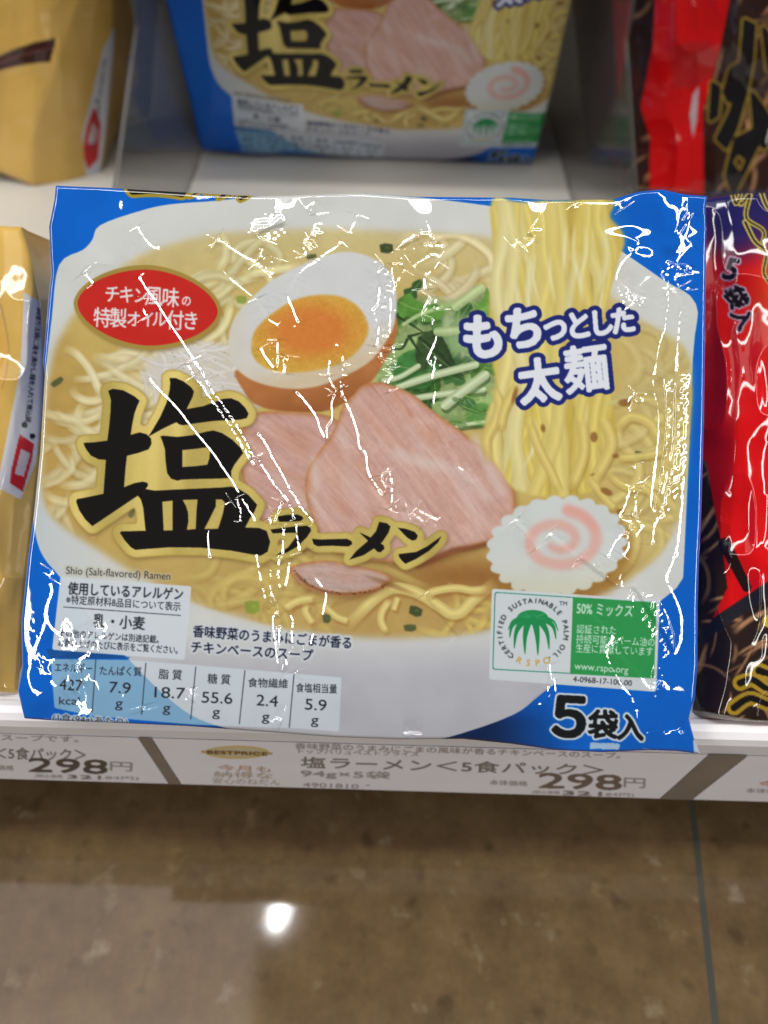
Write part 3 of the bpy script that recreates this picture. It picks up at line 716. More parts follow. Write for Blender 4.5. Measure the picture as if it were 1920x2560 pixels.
    for p, w in [([(1124, 1334), (1107, 1342), (1098, 1360)], 6), ([(1122, 1337), (1106, 1352), (1101, 1377)], 14), ([(1128, 1342), (1115, 1366), (1111, 1400)], 16), ([(1140, 1345), (1134, 1376), (1134, 1412)], 17), ([(1157, 1345), (1161, 1378), (1162, 1415)], 17), ([(1169, 1343), (1182, 1368), (1186, 1402)], 16), ([(1177, 1338), (1195, 1353), (1201, 1380)], 14), ([(1180, 1334), (1197, 1343), (1205, 1362)], 6)]:
        C.put(C.stroke(p, w, 1.6), gcol)
    C.put(C.poly([(1151+33*math.cos(t), 1334+16*math.sin(t)) for t in np.linspace(0, 6.28, 18)[:-1]]), gcol)
    for i in range(26):
        t = rr.uniform(-3.1, 0.2); C.put(C.stroke([(1151+10*math.cos(t), 1336+5*math.sin(t)), (1151+33*math.cos(t), 1335+17*math.sin(t))], 2, 1, False), rgb(60, 158, 100), .45)
    word = 'CERTIFIED SUSTAINABLE PALM OIL'
    for i, ch in enumerate(word):
        if ch == ' ': continue
        a = -138+i*(276/(len(word)-1)); t = math.radians(a)
        C.put(thicken(C.glyph(ch, pcx+72*math.sin(t), pcy+3-68*math.cos(t), 15.5, a+3), 1.5), rgb(50, 58, 62))
    for i, ch in enumerate('RSPO'):
        t = math.radians(24-i*16); C.put(thicken(C.glyph(ch, pcx-72*math.sin(t), pcy+3+67*math.cos(t), 20, (24-i*16)+3), 1.5), rgb(196, 158, 84))
    for x in (1107, 1187): blob(x, 1420, 2, 2, rgb(60, 66, 66), 1, 1)
    C.put(C.glyph('TM', 1217, 1304, 13, 3), ink)
    gw = rgb(198, 224, 208)
    ln('50% ミックス', (1246, 1325), (1366, 1332), 30, gw, 1.6)
    ln('認証された', (1246, 1367), (1331, 1370), 21, gw, 1.5)
    ln('持続可能なパーム油の', (1245, 1388), (1414, 1396), 21, gw, 1.5)
    ln('生産に貢献しています', (1244, 1408), (1410, 1416), 21, gw, 1.5)
    ln('www.rspo.org', (1241, 1446), (1357, 1455), 22, gw, 1.5)
    ln('4-0968-17-100-00', (1238, 1473), (1365, 1482), 17, ink, 1.4)
    # -------- 5 packs
    m = C.grow(C.glyph('５', 1230, 1549, 114, 3, 1.08), 4.6)
    m2 = np.maximum(C.glyph('袋', 1303, 1565, 66, 3), C.glyph('入', 1363, 1572, 60, 3)); m = np.maximum(m, C.grow(m2, 2.2))
    C.put(C.grow(m, 4.5), rgb(206, 218, 232), 1, R_COUNT); C.put(m, rgb(18, 18, 20))
    m = C.line_text('要冷暗所保存', (1276, 1616), (1338, 1618), 13); C.put(C.grow(m, 2), rgb(200, 210, 222), .8)
    # clear seam end at the lower right corner
    C.put(C.poly([(1498, 1600), (1530, 1590), (1540, 1650), (1500, 1634)], False), rgb(206, 212, 220), .9)
    return C

# ------------------------------------------------------------------ wrinkles of the film
TRACES = []
for k, L in [
 (k3, [[(885, 325), (920, 380), (960, 435), (1000, 465), (1035, 465)], [(895, 640), (940, 720), (985, 775), (1040, 860), (1110, 970), (1180, 1070), (1250, 1180), (1330, 1296)],
       [(1400, 405), (1390, 440), (1420, 570), (1480, 650), (1560, 720), (1659, 800)], [(1400, 405), (1460, 440), (1530, 490), (1600, 530), (1659, 560)], [(540, 620), (605, 700)],
       [(940, 790), (930, 860), (955, 910)], [(1210, 1210), (1260, 1296)]]),
 (k4, [[(210, 300), (60, 355), (10, 390), (15, 450), (40, 500), (60, 560), (95, 650)], [(0, 560), (50, 610), (95, 650), (120, 580), (135, 530)], [(0, 790), (40, 860), (80, 930), (150, 965)],
       [(320, 210), (375, 175), (390, 250)], [(350, 395), (310, 440), (320, 520)], [(350, 395), (370, 410), (340, 470), (320, 520)], [(660, 250), (640, 310), (600, 370)],
       [(560, 420), (520, 460), (440, 510), (380, 560), (310, 600), (250, 670), (210, 770), (240, 870), (290, 975)], [(140, 1050), (130, 1240), (60, 1170), (30, 1110)], [(200, 1160), (180, 1280)],
       [(840, 575), (795, 620), (800, 700), (790, 820), (755, 880), (795, 960), (790, 1060), (780, 1110)], [(880, 560), (885, 650), (900, 720), (880, 760), (870, 900), (865, 1050)], [(970, 605), (920, 680), (890, 760)],
       [(1035, 380), (950, 430), (940, 460), (1060, 400)], [(1160, 410), (1095, 445), (1225, 455)], [(1195, 525), (1150, 505), (1070, 550), (1015, 590)], [(1185, 550), (1130, 625), (1090, 640), (1095, 740)],
       [(1130, 770), (1080, 890), (1165, 810), (1175, 870)], [(1155, 920), (1140, 970), (1170, 1030), (1145, 1110), (1110, 1190), (1130, 1215), (1160, 1180), (1150, 1280)],
       [(470, 1296), (480, 1180), (520, 1095), (560, 1160), (550, 1296)], [(810, 1140), (820, 1230), (870, 1290)], [(890, 1090), (905, 1250)]]),
 (kB, [[(480, 0), (470, 70), (490, 150), (525, 205)], [(565, 0), (555, 100), (550, 180), (580, 260), (630, 380), (660, 480), (670, 560), (710, 610), (725, 720), (770, 800), (830, 890)],
       [(520, 210), (490, 280), (490, 380), (460, 440), (455, 510), (420, 450), (390, 370), (330, 280), (240, 185)], [(810, 760), (860, 710), (880, 800), (880, 900), (865, 980)], [(810, 740), (830, 810), (850, 840)],
       [(870, 0), (860, 60), (880, 100), (855, 150), (875, 205)], [(1120, 0), (1155, 60), (1140, 120), (1160, 200), (1150, 290), (1190, 400), (1250, 540), (1300, 680), (1350, 720), (1400, 810)],
       [(0, 460), (60, 540), (110, 640), (170, 740), (220, 840), (270, 920), (330, 1000), (380, 1060)], [(0, 620), (60, 720), (120, 810), (190, 890), (230, 960), (250, 1040)],
       [(890, 930), (930, 970), (980, 960)], [(1030, 960), (1080, 990), (1185, 1040)], [(1020, 995), (1100, 1055)], [(260, 1060), (265, 1150), (290, 1250)], [(170, 910), (140, 1000), (110, 1060), (80, 1020)], [(180, 1060), (170, 1290)]]),
 (k7, [[(275, 20), (320, 110), (380, 220), (450, 310), (440, 420), (410, 500), (370, 580), (350, 660), (320, 720), (270, 690), (230, 600), (240, 500), (200, 430), (150, 390), (100, 320), (95, 200), (95, 130)],
       [(150, 440), (110, 470), (120, 600), (140, 760), (170, 830), (200, 760), (150, 640), (160, 500)], [(0, 60), (20, 180), (60, 340), (90, 350)], [(150, 60), (150, 260), (190, 270), (220, 100)], [(260, 820), (290, 880), (350, 915)],
       [(1090, 320), (1150, 400), (1200, 470), (1310, 600)], [(950, 1222), (1080, 1228)], [(90, 1150), (130, 1130), (170, 1140)]]),
 (kA, [[(950, 100), (1020, 180), (1100, 260), (1180, 350), (1270, 470), (1370, 590), (1440, 690), (1500, 780), (1560, 880), (1620, 980), (1659, 1060)],
       [(1255, 0), (1310, 90), (1370, 190), (1440, 280), (1530, 420), (1600, 540), (1659, 660)], [(1205, 10), (1280, 130), (1400, 300), (1480, 410), (1560, 540), (1659, 700)], [(1500, 910), (1440, 960), (1390, 1050), (1350, 1120), (1360, 1296)], [(1530, 890), (1555, 970), (1555, 1050)]]),
 (k5, [[(830, 420), (795, 480), (730, 540), (690, 610), (675, 700), (720, 790), (735, 860), (790, 820), (820, 720), (910, 630)], [(760, 735), (740, 765), (760, 795), (775, 765)], [(1080, 580), (1055, 640), (1090, 720)],
       [(1140, 575), (1130, 640), (1140, 740)], [(1170, 440), (1090, 520), (1050, 580), (960, 630)], [(1000, 715), (1010, 850), (990, 990), (950, 1120), (925, 1296)], [(1000, 715), (1050, 740), (1090, 830), (1080, 1000), (1060, 1296)],
       [(0, 460), (50, 420)], [(100, 370), (140, 410), (70, 470)], [(695, 175), (720, 215)], [(1110, 145), (1140, 150)], [(1100, 290), (1130, 310)], [(400, 180), (420, 205)]]),
 (kC, [[(935, 0), (915, 150), (945, 300), (945, 500), (920, 760), (900, 920), (920, 980), (950, 940), (1000, 760), (1040, 560), (1055, 300), (1060, 0)], [(1145, 70), (1130, 400), (1110, 800), (1090, 1050), (1060, 1290)],
       [(800, 210), (755, 260), (760, 325), (800, 280), (800, 210)], [(795, 680), (830, 780), (860, 810)], [(770, 810), (730, 950), (700, 1020), (780, 1050)], [(780, 810), (805, 900), (790, 1020)], [(800, 1040), (850, 1070), (800, 1140)],
       [(740, 1110), (670, 1180), (620, 1280)], [(740, 1110), (760, 1200), (720, 1270)], [(990, 995), (930, 1050), (910, 1200)], [(240, 1120), (300, 1170), (380, 1240), (440, 1290)], [(20, 1030), (90, 1110), (170, 1220)]]),
 (k8, [[(320, 0), (420, 80), (540, 170), (660, 265), (720, 280), (790, 290), (850, 380), (930, 510), (1000, 610), (1050, 710), (1095, 600), (1090, 440), (1030, 290), (1000, 220), (1040, 120), (1070, 0)],
       [(410, 325), (500, 440), (580, 520), (655, 595), (620, 660), (620, 740), (680, 850), (740, 950), (800, 1030)], [(640, 650), (690, 710), (770, 790), (840, 860), (900, 940), (970, 880), (1020, 950)], [(800, 1070), (840, 1150), (865, 1230)],
       [(225, 775), (235, 940), (180, 1040), (190, 1110), (270, 1040), (275, 880), (235, 775)], [(980, 1222), (1115, 1215)], [(700, 200), (720, 280)]]),
 (k6, [[(340, 175), (315, 215)], [(320, 250), (335, 310), (300, 420), (310, 500), (350, 560), (410, 590), (500, 540), (610, 500), (640, 500)], [(300, 450), (280, 560), (210, 720), (270, 740)],
       [(670, 510), (690, 550), (640, 620), (560, 720), (510, 780), (520, 870), (570, 920), (570, 990)], [(650, 540), (560, 620), (440, 680), (330, 750), (280, 820)], [(500, 780), (440, 850), (470, 960), (520, 1000)],
       [(520, 900), (545, 1050), (480, 1020), (380, 940), (330, 880)], [(800, 970), (775, 1050), (760, 1140)], [(1230, 930), (1250, 990), (1275, 970)], [(930, 1045), (940, 1080)]]),
]:
    for p in L: TRACES.append(np.array(k(*p)))

LAMP_PTS = np.concatenate([c+np.linspace(-1, 1, 81)[:, None]*h for c, h in STRIPS])
def lamp_slopes(x, y):
    """the slope the film must have at a point to mirror each lamp point to the eye"""
    P = at_depth(x, y, D0); v = (CAM-P)/np.linalg.norm(CAM-P)
    l = LAMP_PTS-P; l /= np.linalg.norm(l, axis=1)[:, None]
    h = v+l; B = -F
    return np.stack([-(h@RR)/(h@B), (h@UU)/(h@B)], 1)      # dh/dx, dh/dy (y down)
TAB_X = np.linspace(-4, 4, 801)               # a small facet with soft shoulders
TAB_H = np.cumsum(np.exp(-np.abs(TAB_X)**8))*(TAB_X[1]-TAB_X[0]); TAB_H -= TAB_H[400]
def wrinkle_field(C):
    H, W = C.H, C.W
    xn = np.clip((C.X-785)/735, -1, 1); yn = np.clip((C.Y-1010)/600, -1, 1)
    h = 15*(1-np.abs(xn)**5)*(1-np.abs(yn)**4)
    h += noise(H, W, 210, 300, seed=201)*2.6+noise(H, W, 90, 150, seed=202)*1.0+noise(H, W, 34, 60, seed=203)*.07
    h -= 13*np.clip((C.Y-1440)/160, 0, 1.2)**2            # the foot curls under
    # puckers near the top and bottom seams and the right end
    top = np.exp(-((C.Y-430)/60)**2); bot = np.exp(-((C.Y-1570)/55)**2); rgt = np.exp(-((C.X-1510)/30)**2)
    h += noise(H, W, 60, 120, seed=210)*4.5*top+noise(H, W, 45, 90, seed=211)*3.0*bot
    tr = np.exp(-((C.X-1440)/110)**2-((C.Y-500)/90)**2); h += noise(H, W, 55, 48, seed=214)*11*tr
    bl = np.exp(-((C.X-100)/110)**2-((C.Y-1480)/110)**2); h += noise(H, W, 52, 66, seed=215)*7*bl
    tl = np.exp(-((C.X-225)/90)**2-((C.Y-500)/100)**2); h += (.5-np.abs(noise(H, W, 95, 130, seed=216)))*9*tl
    h += noise(H, W, 13, 22, seed=230)*.010
    r = random.Random(5); nz = noise(H, W, 7, seed=220); items = []
    for p in TRACES:
        q = crm(p, 8) if len(p) > 2 else np.array([p[0]+(p[-1]-p[0])*t for t in np.linspace(0, 1, 7)])
        js = np.arange(0, len(q)+6, 5)
        q = q+np.stack([np.interp(np.arange(len(q)), js, [r.uniform(-.7, .7) for _ in js]), np.zeros(len(q))], 1)
        seg = np.gradient(q, axis=0); seg /= np.linalg.norm(seg, axis=1)[:, None]+1e-9
        nr = np.stack([-seg[:, 1], seg[:, 0]], 1)          # positive side of Canvas.dist
        res = C.dist(q, 60)
        if res is None: continue
        sl, d, sd, t = res
        if min(d.shape) < 12: continue
        k = t*(len(q)-1); s = 4.3+1.5*nz[sl]; dd = np.where(sd >= 0, d, -d)
        end = np.clip(t/.05, 0, 1)*np.clip((1-t)/.05, 0, 1); end = end*end*(3-2*end)
        shape = np.interp(dd/s, TAB_X, TAB_H)*s*np.exp(-(d/24)**2)*end
        lo = np.array([sl[1].start, sl[0].start])
        qi = np.clip(np.round(q-[C.x0, C.y0]-lo).astype(int), 0, [d.shape[1]-1, d.shape[0]-1])
        items.append(dict(sl=sl, k=k, shape=shape, qi=qi, nr=nr, G=np.array([lamp_slopes(x, y) for x, y in q]), a=np.zeros(len(q)), sgn=0))
    out = h.copy()
    kk = np.array([.25, .5, .25])
    for turn in range(9):
        for it in items:
            loc = blur(out[it['sl']], 1.0); gy, gx = np.gradient(loc); qi = it['qi']
            b = np.stack([gx[qi[:, 1], qi[:, 0]], gy[qi[:, 1], qi[:, 0]]], 1)-it['a'][:, None]*it['nr']
            G = it['G']-b[:, None, :]; g = np.linalg.norm(G, axis=2); pr_ = np.einsum('ijk,ik->ij', G, it['nr'])
            if not it['sgn']:
                sc = np.where(g < .85, np.abs(pr_)/(g+1e-6)-.4*g, -9); jj = sc.argmax(1); a0 = pr_[np.arange(len(jj)), jj]
                it['sgn'] = np.sign(np.sum(np.sign(a0)*np.exp(-2*np.abs(a0)))) or 1
            sc = np.where((g < .85) & (pr_*it['sgn'] > 0), np.abs(pr_)/(g+1e-6)-.4*g, -9); jj = sc.argmax(1)
            a0 = np.where(sc.max(1) > -9, pr_[np.arange(len(jj)), jj], it['sgn']*.12)
            a0 = np.clip(np.abs(a0), .03, .8)*it['sgn']
            a1 = np.convolve(np.pad(a0, 1, mode='edge'), kk, 'valid')
            if turn: a1 = .55*it['a']+.45*a1
            old = np.interp(it['k'], np.arange(len(a1)), it['a']); new = np.interp(it['k'], np.arange(len(a1)), a1)
            out[it['sl']] += (new-old)*it['shape']; it['a'] = a1
    return out

# ================================================================== the shop: floor, shelf
def sheet(name, pts, mat, kind=None, thick=0.0):
    me = bpy.data.meshes.new(name); me.from_pydata([tuple(p) for p in pts], [], [tuple(range(len(pts)))]); me.materials.append(mat)
    o = bpy.data.objects.new(name, me); scene.collection.objects.link(o)
    if kind: o['kind'] = kind
    return o
FL = bpy.data.materials.new('stone_tile_floor'); FL.use_nodes = True
nt = FL.node_tree; bs = nt.nodes['Principled BSDF']; N = nt.nodes.new; Lk = nt.links.new
tc = N('ShaderNodeTexCoord')
def nnoise(scale, detail=3, rough=.55):
    n = N('ShaderNodeTexNoise'); n.inputs['Scale'].default_value = scale; n.inputs['Detail'].default_value = detail; n.inputs['Roughness'].default_value = rough
    Lk(tc.outputs['Object'], n.inputs['Vector']); return n
def ramp(src, stops):
    r = N('ShaderNodeValToRGB')
    while len(r.color_ramp.elements) < len(stops): r.color_ramp.elements.new(.5)
    for e, (p, c) in zip(r.color_ramp.elements, stops): e.position = p; e.color = (*lin(np.array(c)), 1) if len(c) == 3 else c
    Lk(src, r.inputs['Fac']); return r
def mixn(f, a, b):
    m = N('ShaderNodeMix'); m.data_type = 'RGBA'
    Lk(f, m.inputs[0]); Lk(a, m.inputs[6]); Lk(b, m.inputs[7]); return m
c1 = ramp(nnoise(9, 5).outputs['Fac'], [(.3, rgb(98, 80, 58)), (.7, rgb(124, 103, 76))])
c2 = ramp(nnoise(48, 5, .7).outputs['Fac'], [(.25, rgb(78, 60, 40)), (.5, rgb(112, 92, 66)), (.8, rgb(146, 124, 88))])
h = N('ShaderNodeValue'); h.outputs[0].default_value = .6
m1 = mixn(h.outputs[0], c1.outputs[0], c2.outputs[0])
f3 = ramp(nnoise(78, 3, .5).outputs['Fac'], [(.62, (0, 0, 0, 1)), (.78, (.6, .6, .6, 1))])
c3 = ramp(nnoise(15, 2).outputs['Fac'], [(.35, rgb(150, 128, 84)), (.65, rgb(168, 162, 148))])
m2 = mixn(f3.outputs[0], m1.outputs[2], c3.outputs[0])
f4 = ramp(nnoise(85, 2, .4).outputs['Fac'], [(.25, (.5, .5, .5, 1)), (.38, (0, 0, 0, 1))])
dk = N('ShaderNodeRGB'); dk.outputs[0].default_value = (*lin(rgb(62, 48, 36)), 1)
m3 = mixn(f4.outputs[0], m2.outputs[2], dk.outputs[0])
# grout joint: a line through two points of the floor
ga = on_plane(np.array(1495.), np.array(1735.), (0, 0, 0), (0, 0, 1)); gb = on_plane(np.array(1546.), np.array(2212.), (0, 0, 0), (0, 0, 1))
gd = gb-ga; gd /= np.linalg.norm(gd); gn = np.array([-gd[1], gd[0], 0])
vd = N('ShaderNodeVectorMath'); vd.operation = 'DOT_PRODUCT'; Lk(tc.outputs['Object'], vd.inputs[0]); vd.inputs[1].default_value = tuple(gn)
sb = N('ShaderNodeMath'); sb.operation = 'SUBTRACT'; Lk(vd.outputs['Value'], sb.inputs[0]); sb.inputs[1].default_value = float(ga@gn)
ab = N('ShaderNodeMath'); ab.operation = 'ABSOLUTE'; Lk(sb.outputs[0], ab.inputs[0])
lt = N('ShaderNodeMath'); lt.operation = 'LESS_THAN'; Lk(ab.outputs[0], lt.inputs[0]); lt.inputs[1].default_value = .0014
gr = N('ShaderNodeRGB'); gr.outputs[0].default_value = (*lin(rgb(80, 82, 76)), 1)
m4 = mixn(lt.outputs[0], m3.outputs[2], gr.outputs[0])
dm = N('ShaderNodeMix'); dm.data_type = 'RGBA'; dm.blend_type = 'MULTIPLY'; dm.inputs[0].default_value = 1; Lk(m4.outputs[2], dm.inputs[6]); dm.inputs[7].default_value = (.70, .665, .63, 1)
Lk(dm.outputs[2], bs.inputs['Base Color']); bs.inputs['Roughness'].default_value = .5
bs.inputs['Specular IOR Level'].default_value = 0.0; bs.inputs['Coat Weight'].default_value = 1.0; bs.inputs['Coat Roughness'].default_value = .065
floor = sheet('floor', [(-3, -2, 0), (3, -2, 0), (3, 3, 0), (-3, 3, 0)], FL, 'structure')

# shelf: slopes down to the front, price rail along its edge
SY, SZ, SLOPE = 0.1035, 0.107, 0.02
def shelf_z(y): return SZ+SLOPE*(y-.1035)
WHITE = mat_plain('white_painted_shelf', rgb(206, 202, 194), .35, .3, scale=14, var=.04)
RAILM = mat_plain('grey_white_rail_plastic', rgb(232, 229, 232), .35, .4, scale=30, var=.04)
BARM = mat_plain('taupe_label_gap', rgb(128, 116, 106), .5, .3)
shelf = empty('display_shelf', (0, .4, .1), 'white sloping display shelf with a price rail along its front edge', 'shelf')
def prism(name, prof, x0, x1, mat, parent=None, smooth=False):
    n = len(prof); co = [(x0, y, z) for y, z in prof]+[(x1, y, z) for y, z in prof]
    fs = [(i, (i+1) % n, n+(i+1) % n, n+i) for i in range(n)]+[tuple(range(n))[::-1], tuple(range(n, 2*n))]
    me = bpy.data.meshes.new(name); me.from_pydata(co, [], fs); me.materials.append(mat)
    import bmesh
    bm = bmesh.new(); bm.from_mesh(me); bmesh.ops.recalc_face_normals(bm, faces=bm.faces)
    bm.to_mesh(me); bm.free()
    o = bpy.data.objects.new(name, me); scene.collection.objects.link(o)
    if parent: o.parent = parent; o.matrix_parent_inverse = Matrix.Translation(-parent.location)
    return o
prism('shelf_board', [(.128, shelf_z(.128)), (.95, shelf_z(.95)), (.95, shelf_z(.95)-.03), (.128, shelf_z(.128)-.03)], -.75, .75, WHITE, shelf)
prism('added_shade_board', [(.46, .372), (.95, .372), (.95, .40), (.46, .40)], -.75, .75, WHITE, shelf)  # out-of-view board, added to dim the packs standing behind
prism('back_panel', [(.952, .06), (.965, .06), (.965, .42), (.952, .42)], -.75, .75, WHITE, shelf)
zb = 0.058
RY = .1035
prism('price_rail', [(RY+.0015, zb), (RY, zb+.001), (RY, SZ-.006), (RY+.0008, SZ-.003), (RY+.0026, SZ-.0012), (RY+.005, SZ-.0008), (RY+.007, SZ-.0016), (RY+.0085, SZ-.0035), (RY+.0105, SZ-.0035), (RY+.0125, SZ-.001), (RY+.0165, SZ+.0008), (.1275, shelf_z(.1275)-.0006), (.1275, shelf_z(.1275)-.028), (RY+.004, zb)], -.75, .75, RAILM, shelf)

# ------------------------------------------------------------------ price labels behind the rail's clear front
def rail_top(x): return 1580+.0293*x
def rail_bot(x): return 1684+.0301*x
def draw_labels():
    C = Canvas(-260, 1540, 2000, 1780, rgb(236, 231, 236))
    H, W = C.H, C.W
    C.a += (noise(H, W, 60, 20, seed=301)*.008)[..., None]
    tx = rgb(158, 149, 147); dkk = rgb(130, 120, 115)
    def ln(t, p0, p1, em, col=tx, g=1.6): C.put(thicken(C.line_text(t, p0, p1, em), g), col)
    # middle label
    ln('香味野菜のうまみにごまの風味が香るチキンベースのスープ。', (638, 1617), (1340, 1638), 14)
    ln('トップバリュベストプライス', (645, 1627), (905, 1634), 11)
    ln('塩ラーメン＜5食パック＞', (650, 1657), (1305, 1674), 26, dkk, 1.9)
    ln('94g×5袋', (650, 1677), (843, 1682), 17, tx, 1.9)
    ln('本体価格', (1058, 1695), (1140, 1698), 12)
    m = C.line_text('298', (1165, 1702), (1342, 1707), 46); C.put(C.grow(m, 1.8), rgb(120, 104, 94)); 
    ln('円', (1348, 1699), (1394, 1701), 24, tx, 1.6)
    ln('(税込価格', (1150, 1714), (1210, 1716), 8); ln('321', (1216, 1717), (1300, 1720), 12, dkk, 2.4); ln('.84円)', (1304, 1719), (1370, 1721), 8)
    ln('4901810', (655, 1700), (775, 1704), 13); ln('-', (790, 1700), (800, 1700), 14)
    # emblem and shelf code
    q = np.hypot((C.X-512)/72, (C.Y-1625)/15); C.put(np.clip((1-q)*14, 0, 1), rgb(214, 190, 122)); q2 = np.hypot((C.X-512)/64, (C.Y-1625)/11); C.put(np.clip((1-q2)*10, 0, 1), rgb(206, 192, 160))
    C.put(C.poly([(435, 1622), (590, 1626), (588, 1631), (435, 1627)], False), rgb(196, 168, 110))
    ln('BESTPRICE', (448, 1629), (578, 1633), 11, rgb(108, 88, 58), 1.8)
    for t, x0, x1, y, c in [('今月も', 470, 585, 1664, rgb(186, 150, 130)), ('納得な', 462, 590, 1678, rgb(176, 160, 140)), ('安心のねだん', 460, 606, 1692, rgb(176, 164, 156))]: ln(t, (x0, y), (x1, y+4), 14, c, 1.4)
    # left label
    ln('旨味スープです。', (-60, 1597), (170, 1603), 14); ln('みそラーメン＜5食パック＞', (-200, 1634), (186, 1642), 28, dkk, 1.8)
    m = C.line_text('298', (62, 1667), (232, 1672), 42); C.put(C.grow(m, 1.4), rgb(96, 84, 76)); ln('本体価格', (-40, 1662), (30, 1664), 12)
    ln('円', (238, 1663), (286, 1665), 22); ln('321', (146, 1682), (218, 1684), 11, dkk, 2.2); ln('.84円)', (222, 1683), (300, 1685), 8); ln('(税込価格', (76, 1679), (136, 1681), 8)
    # right label
    ln('今月も', (1640, 1700), (1760, 1704), 16, rgb(190, 130, 120)); ln('本体価格', (1612, 1712), (1700, 1715), 11)
    return C
CL = draw_labels()
def rail_label(xlt, xlb, xrt, xrb, label):
    nx, ny = int((xrt-xlt)/1.6), 74
    top = [(x, rail_top(x)+3) for x in (xlt, xrt)]; bot = [(x, rail_bot(x)-3) for x in (min(xlt, xlb), max(xrt, xrb))]
    s = np.linspace(0, 1, nx)[None, :]; t = np.linspace(0, 1, ny)[:, None]
    x = (xlt+(xlb-xlt)*t)*(1-s)+(xrt+(xrb-xrt)*t)*s; y = rail_top(x)+5+(rail_bot(x)-2-rail_top(x)-5)*t
    P = on_plane(x, y, (0, RY-.0004, 0), (0, 1, 0))
    idx = np.arange(ny*nx).reshape(ny, nx); Q = np.stack([idx[:-1, :-1], idx[1:, :-1], idx[1:, 1:], idx[:-1, 1:]], -1).reshape(-1, 4)
    o = raw_mesh('price_label', P.reshape(-1, 3), Q, lin(np.clip(CL.sample(x, y), 0, 1)).reshape(-1, 3), None, PAPER)
    tag(o, label, 'price label', 'price labels on the shelf rail')
    return o
rail_label(-240, -330, 297, 364, 'white price label left of the ramen pack, its big 298 cut by the photo edge')
rail_label(329, 392, 1530, 1425, 'long white price label under the front ramen pack with gold oval emblem')
rail_label(1617, 1496, 1960, 2000, 'mostly blank white price label at the right end of the rail')
def gap_bar(xlt, xlb, xrt, xrb):
    pts = []
    for x, y in [(xlt, rail_top(xlt)+4), (xlb, rail_bot(xlb)-1), (xrb, rail_bot(xrb)-1), (xrt, rail_top(xrt)+4)]:
        pts.append(on_plane(np.array(float(x)), np.array(float(y)), (0, RY-.0004, 0), (0, 1, 0)))
    o = sheet('rail_gap_strip', pts, BARM); o.parent = shelf; o.matrix_parent_inverse = Matrix.Translation(-shelf.location)
gap_bar(299, 366, 327, 390); gap_bar(1532, 1427, 1615, 1494)

# ------------------------------------------------------------------ clear dividers between the columns of packs
DIV = bpy.data.materials.new('scuffed_clear_plastic'); DIV.use_nodes = True
b = DIV.node_tree.nodes['Principled BSDF']; b.inputs['Base Color'].default_value = (*lin(rgb(70, 69, 66)), 1)
b.inputs['Roughness'].default_value = .1; b.inputs['Alpha'].default_value = .5; b.inputs['Coat Weight'].default_value = .6; b.inputs['Coat Roughness'].default_value = .12
def divider(x, label):
    prof = [(.27, shelf_z(.27)+.0006), (.80, shelf_z(.8)+.0006), (.80, .34), (.435, .34), (.405, .212), (.318, .170)]
    o = prism('shelf_divider', prof, x-.0013, x+.0013, DIV)
    tag(o, label, 'divider', 'clear dividers between the pack columns')
divider(-.124, 'clear plastic divider between the gold pack and the rear ramen pack')
divider(.109, 'clear plastic divider between the rear ramen pack and the red pack')

# ================================================================== the ramen packs
INK = 0.83                                    # how white the white ink is
CR = draw_ramen()
SOFTENED = blur(CR.a, .55)
HGT = wrinkle_field(CR)
EDGE_T = [(100, 401), (120, 401), (240, 406), (400, 416), (560, 424), (700, 420), (786, 417), (900, 425), (1106, 427), (1180, 432), (1322, 431), (1380, 414), (1430, 409), (1480, 420), (1530, 424)]
EDGE_B = [(30, 1548), (55, 1552), (110, 1556), (240, 1561), (400, 1568), (550, 1579), (720, 1592), (860, 1597), (1000, 1596), (1100, 1606), (1200, 1620), (1300, 1625), (1400, 1620), (1460, 1622), (1515, 1629)]
EDGE_L = [(121, 395), (118, 430), (106, 490), (111, 594), (106, 633), (93, 780), (97, 811), (87, 977), (73, 1111), (60, 1208), (46, 1342), (48, 1442), (38, 1492), (55, 1560)]
EDGE_R = [(1530, 415), (1524, 450), (1526, 490), (1524, 620), (1523, 740), (1521, 900), (1515, 1111), (1510, 1209), (1507, 1309), (1507, 1436), (1501, 1509), (1488, 1552), (1500, 1597), (1514, 1632)]
def edge_drop(s, t, wpx, hpx, r):
    d = np.minimum(np.minimum(s, 1-s)*wpx, np.minimum(t, 1-t)*hpx); d = np.clip(d, 0, r)
    return r-np.sqrt(np.maximum(r*r-(r-d)**2, 0))
nx, ny = 1060, 870
x, y, s, t = coons(nx, ny, EDGE_T, EDGE_B, EDGE_L, EDGE_R)
h = CR.sample(x, y, HGT)*PX-edge_drop(s, t, 1440, 1180, 6)*PX
P = at_depth(x, y, D0-h)
base = P[-1].mean(0)
pack = empty('ramen_pack', base, 'blue five-pack of salt ramen in glossy creased film leaning at the shelf front', 'ramen pack', 'blue salt ramen packs')
col = INK*lin(np.clip(CR.sample(x, y, SOFTENED), 0, 1))
rid = CR.rid[np.clip(np.round(y-CR.y0).astype(int), 0, CR.H-1), np.clip(np.round(x-CR.x0).astype(int), 0, CR.W-1)]
grid_parts(P, col, rid, PART_NAMES, {'title_lettering': FILM_GOLD}, pack)
def to_shelf(p):
    k = np.minimum(.125, ((SZ+SLOPE*(p[:, 1]-.1035)+.0008)-p[:, 2])/(F[2]-SLOPE*F[1]))
    return p+F*np.maximum(k, .0008)[:, None]
closed_back('film_back', P, to_shelf, BARE, pack)

